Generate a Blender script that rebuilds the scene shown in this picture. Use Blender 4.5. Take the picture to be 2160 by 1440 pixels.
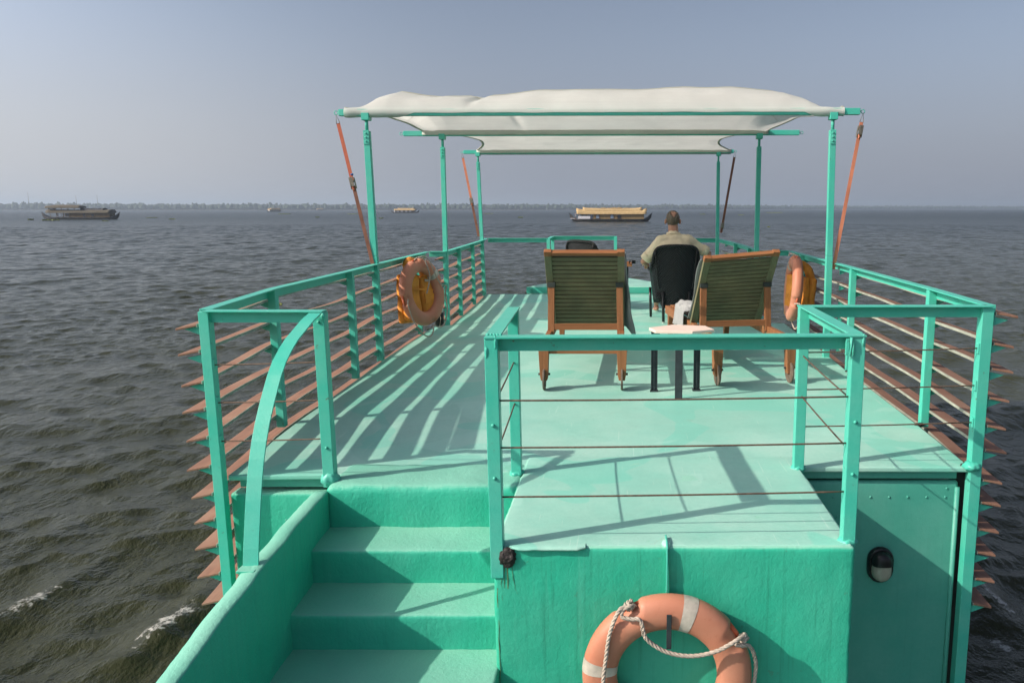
import bpy, bmesh, math, random
import numpy as np
from mathutils import Vector, Matrix, noise as mnoise
random.seed(7); RNG = np.random.default_rng(11)
R = math.radians
scn = bpy.context.scene
for o in list(bpy.data.objects): bpy.data.objects.remove(o)
COL = scn.collection
# ------------------------------------------------------------------ camera
cam_d = bpy.data.cameras.new("camera"); cam = bpy.data.objects.new("camera", cam_d); COL.objects.link(cam)
cam_d.sensor_width = 36.0; cam_d.lens = 1660 / 2160 * 36.0
cam_d.shift_x = -(1310 - 1080) / 2160
cam.location = (0, 0, 1.5)
PITCH = math.atan((720 - 440) / 1660)
cam.rotation_euler = (R(90) - PITCH, 0, 0)
cam_d.clip_start = 0.05; cam_d.clip_end = 40000
scn.camera = cam
# ------------------------------------------------------------------ sky, sun, exposure
SUN_TO = Vector((-0.768, -0.309, 0.562)).normalized()
SUN_EL = math.asin(SUN_TO.z); SUN_ROT = math.atan2(SUN_TO.x, SUN_TO.y)
world = bpy.data.worlds.new("World"); scn.world = world; world.use_nodes = True
wn = world.node_tree; wn.nodes.clear()
w_out = wn.nodes.new("ShaderNodeOutputWorld"); w_bg = wn.nodes.new("ShaderNodeBackground")
sky = wn.nodes.new("ShaderNodeTexSky"); sky.sky_type = 'NISHITA'; sky.sun_disc = False
sky.sun_elevation = SUN_EL; sky.sun_rotation = SUN_ROT
sky.air_density = 1.0; sky.dust_density = 3.2; sky.ozone_density = 1.6; sky.altitude = 0
hsv = wn.nodes.new("ShaderNodeHueSaturation"); hsv.inputs["Saturation"].default_value = 0.78
tint = wn.nodes.new("ShaderNodeMix"); tint.data_type = 'RGBA'; tint.blend_type = 'MULTIPLY'
tint.inputs[0].default_value = 1.0; tint.inputs[7].default_value = (1.0, 0.97, 1.0, 1)
wn.links.new(sky.outputs[0], hsv.inputs["Color"]); wn.links.new(hsv.outputs[0], tint.inputs[6])
# humid glow: the sky brightens towards the side the sun is on
w_co = wn.nodes.new("ShaderNodeTexCoord"); w_dot = wn.nodes.new("ShaderNodeVectorMath"); w_dot.operation = 'DOT_PRODUCT'
_h = Vector((SUN_TO.x, SUN_TO.y, 0)).normalized(); w_dot.inputs[1].default_value = _h
wn.links.new(w_co.outputs["Generated"], w_dot.inputs[0])
w_mr = wn.nodes.new("ShaderNodeMapRange"); w_mr.interpolation_type = 'SMOOTHSTEP'
w_mr.inputs[1].default_value = -0.25; w_mr.inputs[2].default_value = 0.60; w_mr.inputs[3].default_value = 2.0; w_mr.inputs[4].default_value = 3.3
wn.links.new(w_dot.outputs["Value"], w_mr.inputs[0])
w_glow = wn.nodes.new("ShaderNodeVectorMath"); w_glow.operation = 'SCALE'
# hazy air: brighter and mauve-grey low down, deeper overhead
w_sep = wn.nodes.new("ShaderNodeSeparateXYZ"); wn.links.new(w_co.outputs["Generated"], w_sep.inputs[0])
w_el = wn.nodes.new("ShaderNodeValToRGB"); _e = w_el.color_ramp.elements
SKY_RAMP = ((0.0, 1.66), (.03, 1.66), (.065, 1.50), (.12, 1.14), (.22, 1.17), (.5, .96), (1.0, .78))
while len(_e) < len(SKY_RAMP): _e.new(.5)
for _i, (_p, _v) in enumerate(SKY_RAMP): _e[_i].position = _p; _e[_i].color = (_v / 2, _v / 2, _v / 2, 1)
w_el.color_ramp.interpolation = 'B_SPLINE'
wn.links.new(w_sep.outputs["Z"], w_el.inputs[0])
w_gain = wn.nodes.new("ShaderNodeMath"); w_gain.operation = 'MULTIPLY'
wn.links.new(w_el.outputs[0], w_gain.inputs[0]); wn.links.new(w_mr.outputs[0], w_gain.inputs[1])
w_hr = wn.nodes.new("ShaderNodeMapRange"); w_hr.interpolation_type = 'SMOOTHSTEP'
w_hr.inputs[1].default_value = 0.0; w_hr.inputs[2].default_value = 0.24; w_hr.inputs[3].default_value = 1.0; w_hr.inputs[4].default_value = 0.0
wn.links.new(w_sep.outputs["Z"], w_hr.inputs[0])
w_hz = wn.nodes.new("ShaderNodeMix"); w_hz.data_type = 'RGBA'; w_hz.blend_type = 'MULTIPLY'
w_hz.inputs[7].default_value = (1.0, 1.02, 1.16, 1)
wn.links.new(w_hr.outputs[0], w_hz.inputs[0]); wn.links.new(tint.outputs[2], w_hz.inputs[6])
wn.links.new(w_hz.outputs[2], w_glow.inputs[0]); wn.links.new(w_gain.outputs[0], w_glow.inputs["Scale"])
# thick humid air low over the lake, paler towards the sun's side
w_t = wn.nodes.new("ShaderNodeMapRange"); w_t.interpolation_type = 'SMOOTHSTEP'
w_t.inputs[1].default_value = -0.32; w_t.inputs[2].default_value = 0.38
wn.links.new(w_dot.outputs["Value"], w_t.inputs[0])
w_air = wn.nodes.new("ShaderNodeMix"); w_air.data_type = 'RGBA'
w_air.inputs[6].default_value = (2.95, 3.22, 3.85, 1); w_air.inputs[7].default_value = (5.5, 5.65, 5.95, 1)
wn.links.new(w_t.outputs[0], w_air.inputs[0])
w_hf = wn.nodes.new("ShaderNodeMapRange"); w_hf.interpolation_type = 'SMOOTHSTEP'
w_hf.inputs[1].default_value = 0.02; w_hf.inputs[2].default_value = 0.24; w_hf.inputs[3].default_value = 0.92; w_hf.inputs[4].default_value = 0.0
wn.links.new(w_sep.outputs["Z"], w_hf.inputs[0])
w_fin = wn.nodes.new("ShaderNodeMix"); w_fin.data_type = 'RGBA'
wn.links.new(w_hf.outputs[0], w_fin.inputs[0]); wn.links.new(w_glow.outputs[0], w_fin.inputs[6]); wn.links.new(w_air.outputs[2], w_fin.inputs[7])
wn.links.new(w_fin.outputs[2], w_bg.inputs["Color"])
w_bg.inputs["Strength"].default_value = 0.080
wn.links.new(w_bg.outputs[0], w_out.inputs["Surface"])
sun_d = bpy.data.lights.new("sun", 'SUN'); sun = bpy.data.objects.new("sun", sun_d); COL.objects.link(sun)
sun_d.energy = 3.8; sun_d.angle = R(0.53); sun_d.color = (1.0, 0.90, 0.77)
sun.rotation_euler = SUN_TO.to_track_quat('Z', 'Y').to_euler(); sun.location = (-30, -12, 30)
scn.view_settings.view_transform = 'Standard'; scn.view_settings.look = 'None'
scn.view_settings.exposure = 0.42; scn.view_settings.gamma = 1.0; scn.view_settings.use_curve_mapping = False
WZ = -2.7            # water level; the deck is z = 0

# ------------------------------------------------------------------ materials
class NT:
    def __init__(s, name):
        s.m = bpy.data.materials.new(name); s.m.use_nodes = True; s.t = s.m.node_tree
        s.b = s.t.nodes["Principled BSDF"]; s.out = s.t.nodes["Material Output"]
        s.co = s.t.nodes.new("ShaderNodeTexCoord").outputs["Object"]
    def n(s, k): return s.t.nodes.new(k)
    def l(s, a, b): s.t.links.new(a, b)
    def mapping(s, scale=(1, 1, 1), rot=(0, 0, 0), loc=(0, 0, 0)):
        m = s.n("ShaderNodeMapping"); m.inputs["Scale"].default_value = scale
        m.inputs["Rotation"].default_value = rot; m.inputs["Location"].default_value = loc
        s.l(s.co, m.inputs["Vector"]); return m.outputs[0]
    def noise(s, scale, detail=5, rough=.55, vec=None, dist=0.0):
        x = s.n("ShaderNodeTexNoise"); x.inputs["Scale"].default_value = scale
        x.inputs["Detail"].default_value = detail; x.inputs["Roughness"].default_value = rough
        x.inputs["Distortion"].default_value = dist
        s.l(vec if vec else s.co, x.inputs["Vector"]); return x.outputs[0]
    def ramp(s, fac, stops):
        r = s.n("ShaderNodeValToRGB"); e = r.color_ramp.elements
        while len(e) < len(stops): e.new(.5)
        for i, (p, c) in enumerate(stops):
            e[i].position = p; e[i].color = (c, c, c, 1) if isinstance(c, (int, float)) else (*c, 1)
        s.l(fac, r.inputs[0]); return r.outputs[0]
    def mix(s, fac, a, b, mode='MIX'):
        m = s.n("ShaderNodeMix"); m.data_type = 'RGBA'; m.blend_type = mode
        for sock, v in ((m.inputs[0], fac), (m.inputs[6], a), (m.inputs[7], b)):
            if isinstance(v, (int, float)): sock.default_value = v
            elif isinstance(v, tuple): sock.default_value = (*v, 1)
            else: s.l(v, sock)
        return m.outputs[2]
    def math(s, op, a, b=None, c=None):
        m = s.n("ShaderNodeMath"); m.operation = op
        for i, v in enumerate((a, b, c)):
            if v is None: continue
            if isinstance(v, (int, float)): m.inputs[i].default_value = v
            else: s.l(v, m.inputs[i])
        return m.outputs[0]
    def sep(s, vec=None):
        x = s.n("ShaderNodeSeparateXYZ"); s.l(vec if vec else s.co, x.inputs[0]); return x.outputs
    def bump(s, h, strength, dist, prev=None):
        b = s.n("ShaderNodeBump"); b.inputs["Strength"].default_value = strength
        b.inputs["Distance"].default_value = dist; s.l(h, b.inputs["Height"])
        if prev is not None: s.l(prev, b.inputs["Normal"])
        return b.outputs[0]
    def done(s, color=None, rough=None, normal=None, spec=None, metal=None):
        for key, v in (("Base Color", color), ("Roughness", rough), ("Normal", normal), ("Specular IOR Level", spec), ("Metallic", metal)):
            if v is None: continue
            if isinstance(v, (int, float)): s.b.inputs[key].default_value = v
            elif isinstance(v, tuple): s.b.inputs[key].default_value = (*v, 1)
            else: s.l(v, s.b.inputs[key])
        return s.m

def simple(name, col, rough=.5, var=.15, scale=12, bump=.15, bscale=60, bdist=.002, metal=0.0, spec=.4):
    t = NT(name)
    n1 = t.noise(scale, 4)
    f = t.ramp(n1, [(.3, 0.0), (.7, 1.0)])
    c = t.mix(f, tuple(v * (1 - var) for v in col), tuple(min(1, v * (1 + var)) for v in col))
    nb = t.bump(t.noise(bscale, 3), bump, bdist)
    return t.done(c, rough, nb, spec, metal)

def teal_paint(name, col, dust, rough=.45, lump=.5, lumpdist=.006, streak=0.0, dusty=.35, rust=0.0, scale=1.0, speck=0.0, spec=.5, lighter=None, patches=False):
    t = NT(name)
    big = t.noise(2.2 * scale, 5, .6); fine = t.noise(38 * scale, 3)
    c = t.mix(t.ramp(big, [(.35, 0.0), (.72, 1.0)]), col, tuple(a * (1 - dusty) + b * dusty for a, b in zip(col, dust)))
    c = t.mix(t.math('MULTIPLY', t.ramp(fine, [(.3, 0.0), (.75, 1.0)]), .25), c, tuple(v * .82 for v in col))
    if streak:
        sv = t.noise(1.0, 4, .6, t.mapping((38, 38, 1.3)))
        c = t.mix(t.math('MULTIPLY', t.ramp(sv, [(.55, 0.0), (.78, 1.0)]), streak), c, tuple(v * .5 + .006 for v in col))
        sv2 = t.noise(1.0, 3, .6, t.mapping((17, 17, .7), loc=(3, 1, 0)))
        c = t.mix(t.math('MULTIPLY', t.ramp(sv2, [(.6, 0.0), (.8, 1.0)]), streak * .8), c, dust)
    if speck:
        sp = t.noise(95 * scale, 2, .5); sp2 = t.noise(7 * scale, 2)
        f = t.math('MULTIPLY', t.ramp(sp, [(.70, 0.0), (.73, 1.0)]), t.ramp(sp2, [(.5, 0.0), (.65, speck)]))
        c = t.mix(f, c, (.09, .055, .03))
    if patches:   # overpainted patches, scratches, seams
        pn = t.noise(.85, 2, .4, None, 1.2)
        c = t.mix(t.math('MULTIPLY', t.ramp(pn, [(.53, 0.0), (.540, 1.0)]), .50), c, (.15, .54, .43))
        pn2 = t.noise(1.3, 2, .5, t.mapping((1, 1, 1), (0, 0, 0), (7, 3, 0)), .8)
        c = t.mix(t.math('MULTIPLY', t.ramp(pn2, [(.60, 0.0), (.612, 1.0)]), .30), c, (.40, .66, .58))
        for ang, l_ in ((.5, 0), (1.9, 4), (2.6, 9)):
            sc_ = t.noise(1.0, 2, .5, t.mapping((70, 2.2, 1), (0, 0, ang), (l_, l_, 0)))
            c = t.mix(t.math('MULTIPLY', t.ramp(sc_, [(.735, 0.0), (.75, 1.0)]), .45), c, (.50, .68, .60))
        dirt = t.noise(1.1, 7, .75); c = t.mix(t.math('MULTIPLY', t.ramp(dirt, [(.50, 0.0), (.72, 1.0)]), .32), c, (.20, .40, .33))
        dr_ = t.noise(5.5, 6, .8); c = t.mix(t.math('MULTIPLY', t.ramp(dr_, [(.63, 0.0), (.70, 1.0)]), .30), c, (.30, .34, .24))
    if lighter:      # paler colour where the surface faces upward
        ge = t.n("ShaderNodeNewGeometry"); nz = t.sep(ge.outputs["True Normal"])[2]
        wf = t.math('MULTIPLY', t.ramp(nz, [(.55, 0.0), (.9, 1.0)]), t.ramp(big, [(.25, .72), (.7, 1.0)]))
        c = t.mix(wf, c, lighter)
    if rust:
        rn = t.noise(14 * scale, 5, .7)
        c = t.mix(t.math('MULTIPLY', t.ramp(rn, [(.655, 0.0), (.69, 1.0)]), rust), c, (.10, .055, .03))
    nb = t.bump(t.noise(9 * scale, 6, .62), lump, lumpdist)
    nb = t.bump(t.noise(55 * scale, 3, .55, t.mapping((1, 1, .75)), .5), min(1, lump * 1.25), lumpdist * .42, nb)
    rr = t.ramp(big, [(.3, rough - .08), (.75, rough + .15)])
    return t.done(c, rr, nb, spec)

TEAL = (.045, .395, .275)
M = {}
M['metal'] = teal_paint('teal_gloss_paint', (.050, .47, .355), (.24, .54, .45), .38, .35, .003, 0, .30, .7, 2.0)
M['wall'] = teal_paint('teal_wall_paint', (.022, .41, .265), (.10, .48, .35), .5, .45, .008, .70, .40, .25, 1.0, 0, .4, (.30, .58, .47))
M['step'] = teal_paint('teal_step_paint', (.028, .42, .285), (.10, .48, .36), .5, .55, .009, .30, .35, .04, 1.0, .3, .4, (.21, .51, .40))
M['deck'] = teal_paint('mint_deck_paint', (.245, .555, .46), (.43, .63, .55), .5, .35, .005, 0, .65, .02, .8, .6, .4, None, True)
M['panel'] = teal_paint('teal_panel_paint', (.062, .34, .265), (.15, .41, .34), .45, .3, .004, .18, .5, .05, 1.2)
M['tar'] = simple('black_tar', (.022, .018, .017), .6, .3, 20, .9, 28, .02)
M['gap'] = simple('near_black_matte', (.03, .04, .035), .8)  # near-black; on the rear panel it stands in for gap shade
M['cable'] = simple('rusty_wire_rope', (.13, .085, .06), .6, .3, 60, .6, 300, .002, .3)
M['steel'] = simple('dull_steel', (.22, .20, .16), .45, .35, 30, .3, 90, .002, .6)
M['strap'] = simple('orange_webbing', (.47, .125, .07), .75, .15, 8, .5, 260, .001)
M['strap_old'] = simple('faded_orange_webbing', (.56, .20, .115), .75, .25, 6, .5, 260, .001)
M['strap_dark'] = simple('grimy_webbing', (.20, .09, .06), .8, .3, 6, .5, 260, .001)
M['blue'] = simple('blue_plastic', (.02, .08, .25), .4)
M['rope'] = simple('grey_rope', (.42, .36, .30), .9, .25, 40, .5, 200, .002)
M['tape'] = simple('worn_silver_tape', (.46, .42, .36), .5, .45, 9, .4, 60, .003)
M['black'] = simple('black_plastic', (.012, .012, .013), .35, .3, 10, .2, 60)
M['glass_frost'] = simple('frosted_lamp_glass', (.34, .31, .25), .25, .25, 6, .5, 40, .003)
M['iron'] = simple('dark_grey_iron', (.035, .042, .048), .45, .25, 18, .4, 60, .002, .2)
M['ttop'] = simple('pinkish_board', (.76, .60, .51), .5, .06, 5, .2, 40)
M['jacket'] = simple('yellow_orange_nylon', (.62, .24, .03), .75, .2, 7, .8, 14, .02)
M['white'] = simple('off_white_plastic', (.62, .62, .57), .45, .1)
M['bag'] = simple('black_nylon', (.012, .011, .011), .6, .3, 20, .5, 40, .006)
M['red'] = simple('red_plastic', (.35, .02, .02), .4)

def ring_mat():
    t = NT('faded_orange_ring')
    a = t.noise(3.0, 5, .6); b = t.noise(30, 4)
    c = t.mix(t.ramp(a, [(.3, 0.0), (.75, 1.0)]), (.46, .165, .095), (.53, .255, .17))
    c = t.mix(t.math('MULTIPLY', t.ramp(b, [(.62, 0.0), (.75, 1.0)]), .4), c, (.36, .13, .075))
    d = t.noise(9, 5, .7)
    c = t.mix(t.math('MULTIPLY', t.ramp(d, [(.66, 0.0), (.74, 1.0)]), .5), c, (.30, .12, .08))
    return t.done(c, .5, t.bump(t.noise(45, 4), .25, .003), .35)
M['ring'] = ring_mat()
M['recess'] = simple('deep_orange_recess', (.52, .12, .05), .55)

def wood(name, c0, c1, axis=0, rough=.6, sc=1.0, green=None, rust=None):
    t = NT(name)
    s = [26 * sc] * 3; s[axis] = 1.6 * sc
    g = t.noise(1.0, 6, .65, t.mapping(tuple(s)), .6)
    c = t.mix(t.ramp(g, [(.3, 0.0), (.7, 1.0)]), c0, c1)
    if green:
        gn = t.noise(4.5, 4, .6)
        c = t.mix(t.math('MULTIPLY', t.ramp(gn, [(.35, 0.0), (.65, 1.0)]), .85), c, green)
    if rust:
        gn = t.noise(2.2, 4, .6)
        c = t.mix(t.math('MULTIPLY', t.ramp(gn, [(.5, 0.0), (.7, 1.0)]), .7), c, rust)
    dn = t.noise(60, 3)
    c = t.mix(t.math('MULTIPLY', t.ramp(dn, [(.62, 0.0), (.8, 1.0)]), .5), c, tuple(v * .4 for v in c0))
    return t.done(c, rough, t.bump(g, .5, .004), .3)
M['slat'] = wood('weathered_brown_slat', (.175, .095, .066), (.29, .155, .106), 1, .75, 1.0, None, (.30, .19, .135))
M['edging'] = simple('pale_green_grey_edge', (.30, .31, .26), .7, .25, 9, .5, 40, .004)
M['teak'] = wood('warm_teak', (.19, .075, .030), (.32, .14, .058), 2, .55)
M['teakx'] = wood('warm_teak_rail', (.19, .075, .030), (.32, .14, .058), 0, .55)
M['mossy'] = wood('mossy_slat', (.13, .115, .06), (.22, .195, .11), 0, .8, 1.0, (.115, .112, .066))
M['mossyz'] = wood('mossy_stile', (.13, .115, .06), (.22, .195, .11), 2, .8, 1.0, (.12, .145, .085))
M['wheel'] = simple('grey_wooden_wheel', (.13, .10, .075), .8, .3, 30, .5, 60, .004)

def cloth_mat(name, col, transl=.35, scale=420):
    t = NT(name)
    n1 = t.noise(3, 4)
    c = t.mix(t.ramp(n1, [(.35, 0.0), (.7, 1.0)]), tuple(v * .9 for v in col), col)
    th = t.noise(1.0, 3, .6, t.mapping((.6, 9, 34)))
    c = t.mix(t.math('MULTIPLY', t.ramp(th, [(.45, 0.0), (.75, 1.0)]), .22), c, tuple(v * .8 for v in col))
    w = t.n("ShaderNodeTexWave"); w.inputs["Scale"].default_value = scale / 6; w.inputs["Distortion"].default_value = 1.5
    t.l(t.mapping((1, .05, 1)), w.inputs["Vector"])
    nb = t.bump(t.noise(scale, 2), .3, .002)
    nb = t.bump(t.noise(14, 4), .25, .01, nb)
    t.done(c, .9, nb, .1)
    if transl:
        tr = t.n("ShaderNodeBsdfTranslucent"); t.l(c, tr.inputs["Color"]); t.l(nb, tr.inputs["Normal"])
        mx = t.n("ShaderNodeMixShader"); mx.inputs[0].default_value = transl
        t.l(t.b.outputs[0], mx.inputs[1]); t.l(tr.outputs[0], mx.inputs[2]); t.l(mx.outputs[0], t.out.inputs["Surface"])
    return t.m
M['canvas'] = cloth_mat('white_awning_canvas', (.80, .785, .755), .46, 160)
M['hem'] = cloth_mat('canvas_hem', (.50, .50, .40), .1, 160)
M['towel'] = cloth_mat('grey_towel', (.36, .37, .37), .08, 260)
M['towel_dark'] = cloth_mat('slate_towel', (.21, .24, .25), .05, 260)
M['shirt'] = cloth_mat('beige_linen_shirt', (.86, .73, .51), .1, 500)
M['trousers'] = cloth_mat('dark_trousers', (.05, .05, .055), 0, 500)

def skin_mat():
    t = NT('skin'); n1 = t.noise(14, 4)
    c = t.mix(t.ramp(n1, [(.3, 0.0), (.7, 1.0)]), (.40, .20, .13), (.48, .26, .18))
    t.b.inputs["Subsurface Weight"].default_value = .08
    return t.done(c, .5, t.bump(t.noise(120, 3), .2, .002), .3)
M['skin'] = skin_mat()
def hair_mat():
    t = NT('grey_brown_hair')
    g = t.noise(1.0, 5, .7, t.mapping((90, 90, 7)), .5)
    c = t.mix(t.ramp(g, [(.3, 0.0), (.7, 1.0)]), (.055, .041, .030), (.25, .20, .15))
    return t.done(c, .55, t.bump(g, .9, .008), .35)
M['hair'] = hair_mat()
def wicker_mat():
    t = NT('black_woven_wicker')
    x, y, z = t.sep()[0:3]
    ax = t.math('ABSOLUTE', x)
    u = t.math('ADD', z, ax)
    s1 = t.math('SINE', t.math('MULTIPLY', u, 2 * math.pi / .034))
    s2 = t.math('SINE', t.math('MULTIPLY', t.math('SUBTRACT', z, ax), 2 * math.pi / .016))
    h = t.math('ADD', t.math('MULTIPLY', s1, .7), t.math('MULTIPLY', s2, .3))
    h2 = t.math('ADD', t.math('MULTIPLY', h, .5), .5)
    c = t.mix(h2, (.006, .007, .008), (.026, .029, .031))
    return t.done(c, .5, t.bump(h2, .8, .012), .25)
M['wicker'] = wicker_mat()

# ------------------------------------------------------------------ mesh building
class MB:
    """collects shapes; build() links them as one mesh object"""
    def __init__(s): s.v = []; s.f = []; s.sm = []
    def add(s, vs, fs, smooth=False):
        o = len(s.v); s.v += [tuple(v) for v in vs]; s.f += [tuple(i + o for i in f) for f in fs]; s.sm += [smooth] * len(fs); return s
    def box(s, a, b):
        x0, y0, z0 = a; x1, y1, z1 = b
        return s.add([(x0, y0, z0), (x1, y0, z0), (x1, y1, z0), (x0, y1, z0), (x0, y0, z1), (x1, y0, z1), (x1, y1, z1), (x0, y1, z1)],
              [(0, 3, 2, 1), (4, 5, 6, 7), (0, 1, 5, 4), (1, 2, 6, 5), (2, 3, 7, 6), (3, 0, 4, 7)])
    def bar(s, p, q, w, h, up=(0, 0, 1), w2=None, h2=None):
        p, q = Vector(p), Vector(q); d = (q - p).normalized(); up = Vector(up)
        if abs(d.dot(up)) > .99: up = Vector((0, 1, 0))
        x = d.cross(up).normalized(); y = x.cross(d)
        w2 = w if w2 is None else w2; h2 = h if h2 is None else h2
        vs = [c + x * a * ww / 2 + y * b * hh / 2 for c, ww, hh in ((p, w, h), (q, w2, h2)) for a, b in ((-1, -1), (1, -1), (1, 1), (-1, 1))]
        return s.add(vs, [(0, 1, 2, 3), (7, 6, 5, 4), (0, 4, 5, 1), (1, 5, 6, 2), (2, 6, 7, 3), (3, 7, 4, 0)])
    def sweep(s, path, prof, up=(0, 0, 1), closed=False, smooth=False, prof_closed=True, scale=None):
        """prof: (side, up) pairs swept along path; side = d x up"""
        P = [Vector(p) for p in path]; n = len(P); k = len(prof); upv = Vector(up); vs = []
        for i, p in enumerate(P):
            if closed: d = (P[(i + 1) % n] - P[i - 1])
            else: d = P[min(i + 1, n - 1)] - P[max(i - 1, 0)]
            d.normalize(); u0 = upv if abs(d.dot(upv)) < .98 else Vector((0, 1, 0))
            x = d.cross(u0).normalized(); y = x.cross(d); sc = scale[i] if scale else 1
            vs += [p + x * a * sc + y * b * sc for a, b in prof]
        fs = []
        for i in range(n if closed else n - 1):
            j = (i + 1) % n
            for a in range(k if prof_closed else k - 1):
                b = (a + 1) % k; fs.append((i * k + a, j * k + a, j * k + b, i * k + b))
        if not closed and prof_closed:
            fs.append(tuple(range(k))); fs.append(tuple(reversed(range((n - 1) * k, n * k))))
        return s.add(vs, fs, smooth)
    def tube(s, path, r, seg=8, closed=False, up=(0, 0, 1)):
        rs = r if isinstance(r, (list, tuple)) else None
        prof = [(math.cos(2 * math.pi * i / seg) * (1 if rs else r), math.sin(2 * math.pi * i / seg) * (1 if rs else r)) for i in range(seg)]
        return s.sweep(path, prof, up, closed, True, True, rs)
    def cyl(s, p, q, r, seg=14, r2=None):
        return s.tube([p, q], [r, r if r2 is None else r2], seg)
    def lathe(s, prof, c=(0, 0, 0), seg=16, axis='z', smooth=True):
        vs = []; k = len(prof)
        for i in range(seg):
            a = 2 * math.pi * i / seg
            for r, z in prof:
                p = (r * math.cos(a), r * math.sin(a), z)
                if axis == 'y': p = (p[0], p[2], p[1])
                if axis == 'x': p = (p[2], p[0], p[1])
                vs.append((p[0] + c[0], p[1] + c[1], p[2] + c[2]))
        fs = [(i * k + a, ((i + 1) % seg) * k + a, ((i + 1) % seg) * k + a + 1, i * k + a + 1) for i in range(seg) for a in range(k - 1)]
        return s.add(vs, fs, smooth)
    def prism(s, pts, axis, a, b):
        """polygon pts (2D) extruded along axis from a to b"""
        def m(p, t):
            return {'x': (t, p[0], p[1]), 'y': (p[0], t, p[1]), 'z': (p[0], p[1], t)}[axis]
        n = len(pts)
        return s.add([m(p, a) for p in pts] + [m(p, b) for p in pts],
                     [tuple(range(n)), tuple(reversed(range(n, 2 * n)))] + [(i, i + n, (i + 1) % n + n, (i + 1) % n) for i in range(n)])
    def ball(s, c, r, seg=14, rings=9, rot=None):
        r = (r, r, r) if isinstance(r, (int, float)) else r; vs = []; c = Vector(c)
        for j in range(rings + 1):
            t = math.pi * j / rings
            for i in range(seg):
                a = 2 * math.pi * i / seg
                v = Vector((r[0] * math.sin(t) * math.cos(a), r[1] * math.sin(t) * math.sin(a), r[2] * math.cos(t)))
                vs.append(c + (rot @ v if rot else v))
        fs = [(j * seg + i, (j + 1) * seg + i, (j + 1) * seg + (i + 1) % seg, j * seg + (i + 1) % seg) for j in range(rings) for i in range(seg)]
        return s.add(vs, fs, True)
    def capsule(s, p, q, r0, r1=None, seg=12):
        r1 = r0 if r1 is None else r1; p, q = Vector(p), Vector(q); d = (q - p); L = d.length
        rot = d.to_track_quat('Z', 'Y').to_matrix(); vs = []; rows = []
        for j in range(5): t = math.pi / 2 * j / 4; rows.append((r0 * math.sin(t) + 1e-4, -r0 * math.cos(t)))
        for j in range(5): t = math.pi / 2 * j / 4; rows.append((r1 * math.cos(t) + 1e-4, L + r1 * math.sin(t)))
        for rr, z in rows:
            for i in range(seg):
                a = 2 * math.pi * i / seg; vs.append(p + rot @ Vector((rr * math.cos(a), rr * math.sin(a), z)))
        n = len(rows)
        fs = [(j * seg + i, j * seg + (i + 1) % seg, (j + 1) * seg + (i + 1) % seg, (j + 1) * seg + i) for j in range(n - 1) for i in range(seg)]
        fs += [tuple(reversed(range(seg))), tuple(range((n - 1) * seg, n * seg))]
        return s.add(vs, fs, True)
    def rbox(s, a, b, rad, res=.05, amp=0.0, freq=6.0, amp2=0.0, freq2=22.0):
        """rounded lumpy box made of grids"""
        a, b = Vector(a), Vector(b); lo, hi = a + Vector((rad,) * 3), b - Vector((rad,) * 3)
        for ax in range(3):
            u, v = [i for i in range(3) if i != ax]
            def line(i):
                L = b[i] - a[i]; m = max(2, int((L - 2 * rad) / res)); e = [rad * k / 3 for k in range(3)]
                return [a[i] + x for x in e] + [lo[i] + (hi[i] - lo[i]) * k / m for k in range(m + 1)] + [b[i] - x for x in reversed(e)]
            us, vs_ = line(u), line(v)
            for side in (0, 1):
                pts = []
                for pu in us:
                    for pv in vs_:
                        q = Vector((0, 0, 0)); q[ax] = b[ax] if side else a[ax]; q[u] = pu; q[v] = pv
                        c = Vector([min(max(q[i], lo[i]), hi[i]) for i in range(3)]); n = (q - c)
                        n = n.normalized() if n.length > 1e-9 else Vector((0, 0, 0))
                        p = c + n * rad
                        if amp: p = p + n * (mnoise.noise(p * freq) * amp + mnoise.noise(p * freq2) * amp2)
                        pts.append(p)
                nv = len(vs_); fs = []
                for i in range(len(us) - 1):
                    for j in range(nv - 1):
                        f = (i * nv + j, (i + 1) * nv + j, (i + 1) * nv + j + 1, i * nv + j + 1)
                        flip = (side == 0) != (ax == 1)
                        fs.append(tuple(reversed(f)) if flip else f)
                s.add(pts, fs, True)
        return s
    def build(s, name, mat, parent=None, bevel=0.0, world=False, weld=False, mods=(), seg=2):
        me = bpy.data.meshes.new(name)
        vs = s.v
        if world and parent is not None:
            L = parent.location if parent.parent is None else parent.parent.location; vs = [(v[0] - L.x, v[1] - L.y, v[2] - L.z) for v in vs]
        me.from_pydata(vs, [], s.f); me.polygons.foreach_set("use_smooth", s.sm); me.materials.append(mat)
        if weld:
            bm = bmesh.new(); bm.from_mesh(me); bmesh.ops.remove_doubles(bm, verts=bm.verts, dist=1e-4)
            bmesh.ops.recalc_face_normals(bm, faces=bm.faces); bm.to_mesh(me); bm.free()
        me.update()
        o = bpy.data.objects.new(name, me); COL.objects.link(o)
        if parent is not None: o.parent = parent
        if bevel:
            m = o.modifiers.new("bevel", 'BEVEL'); m.width = bevel; m.segments = seg; m.limit_method = 'ANGLE'; m.angle_limit = R(40)
            m.harden_normals = False
        for k, kw in mods:
            m = o.modifiers.new(k.lower(), k)
            for a, b in kw.items(): setattr(m, a, b)
        return o

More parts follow.
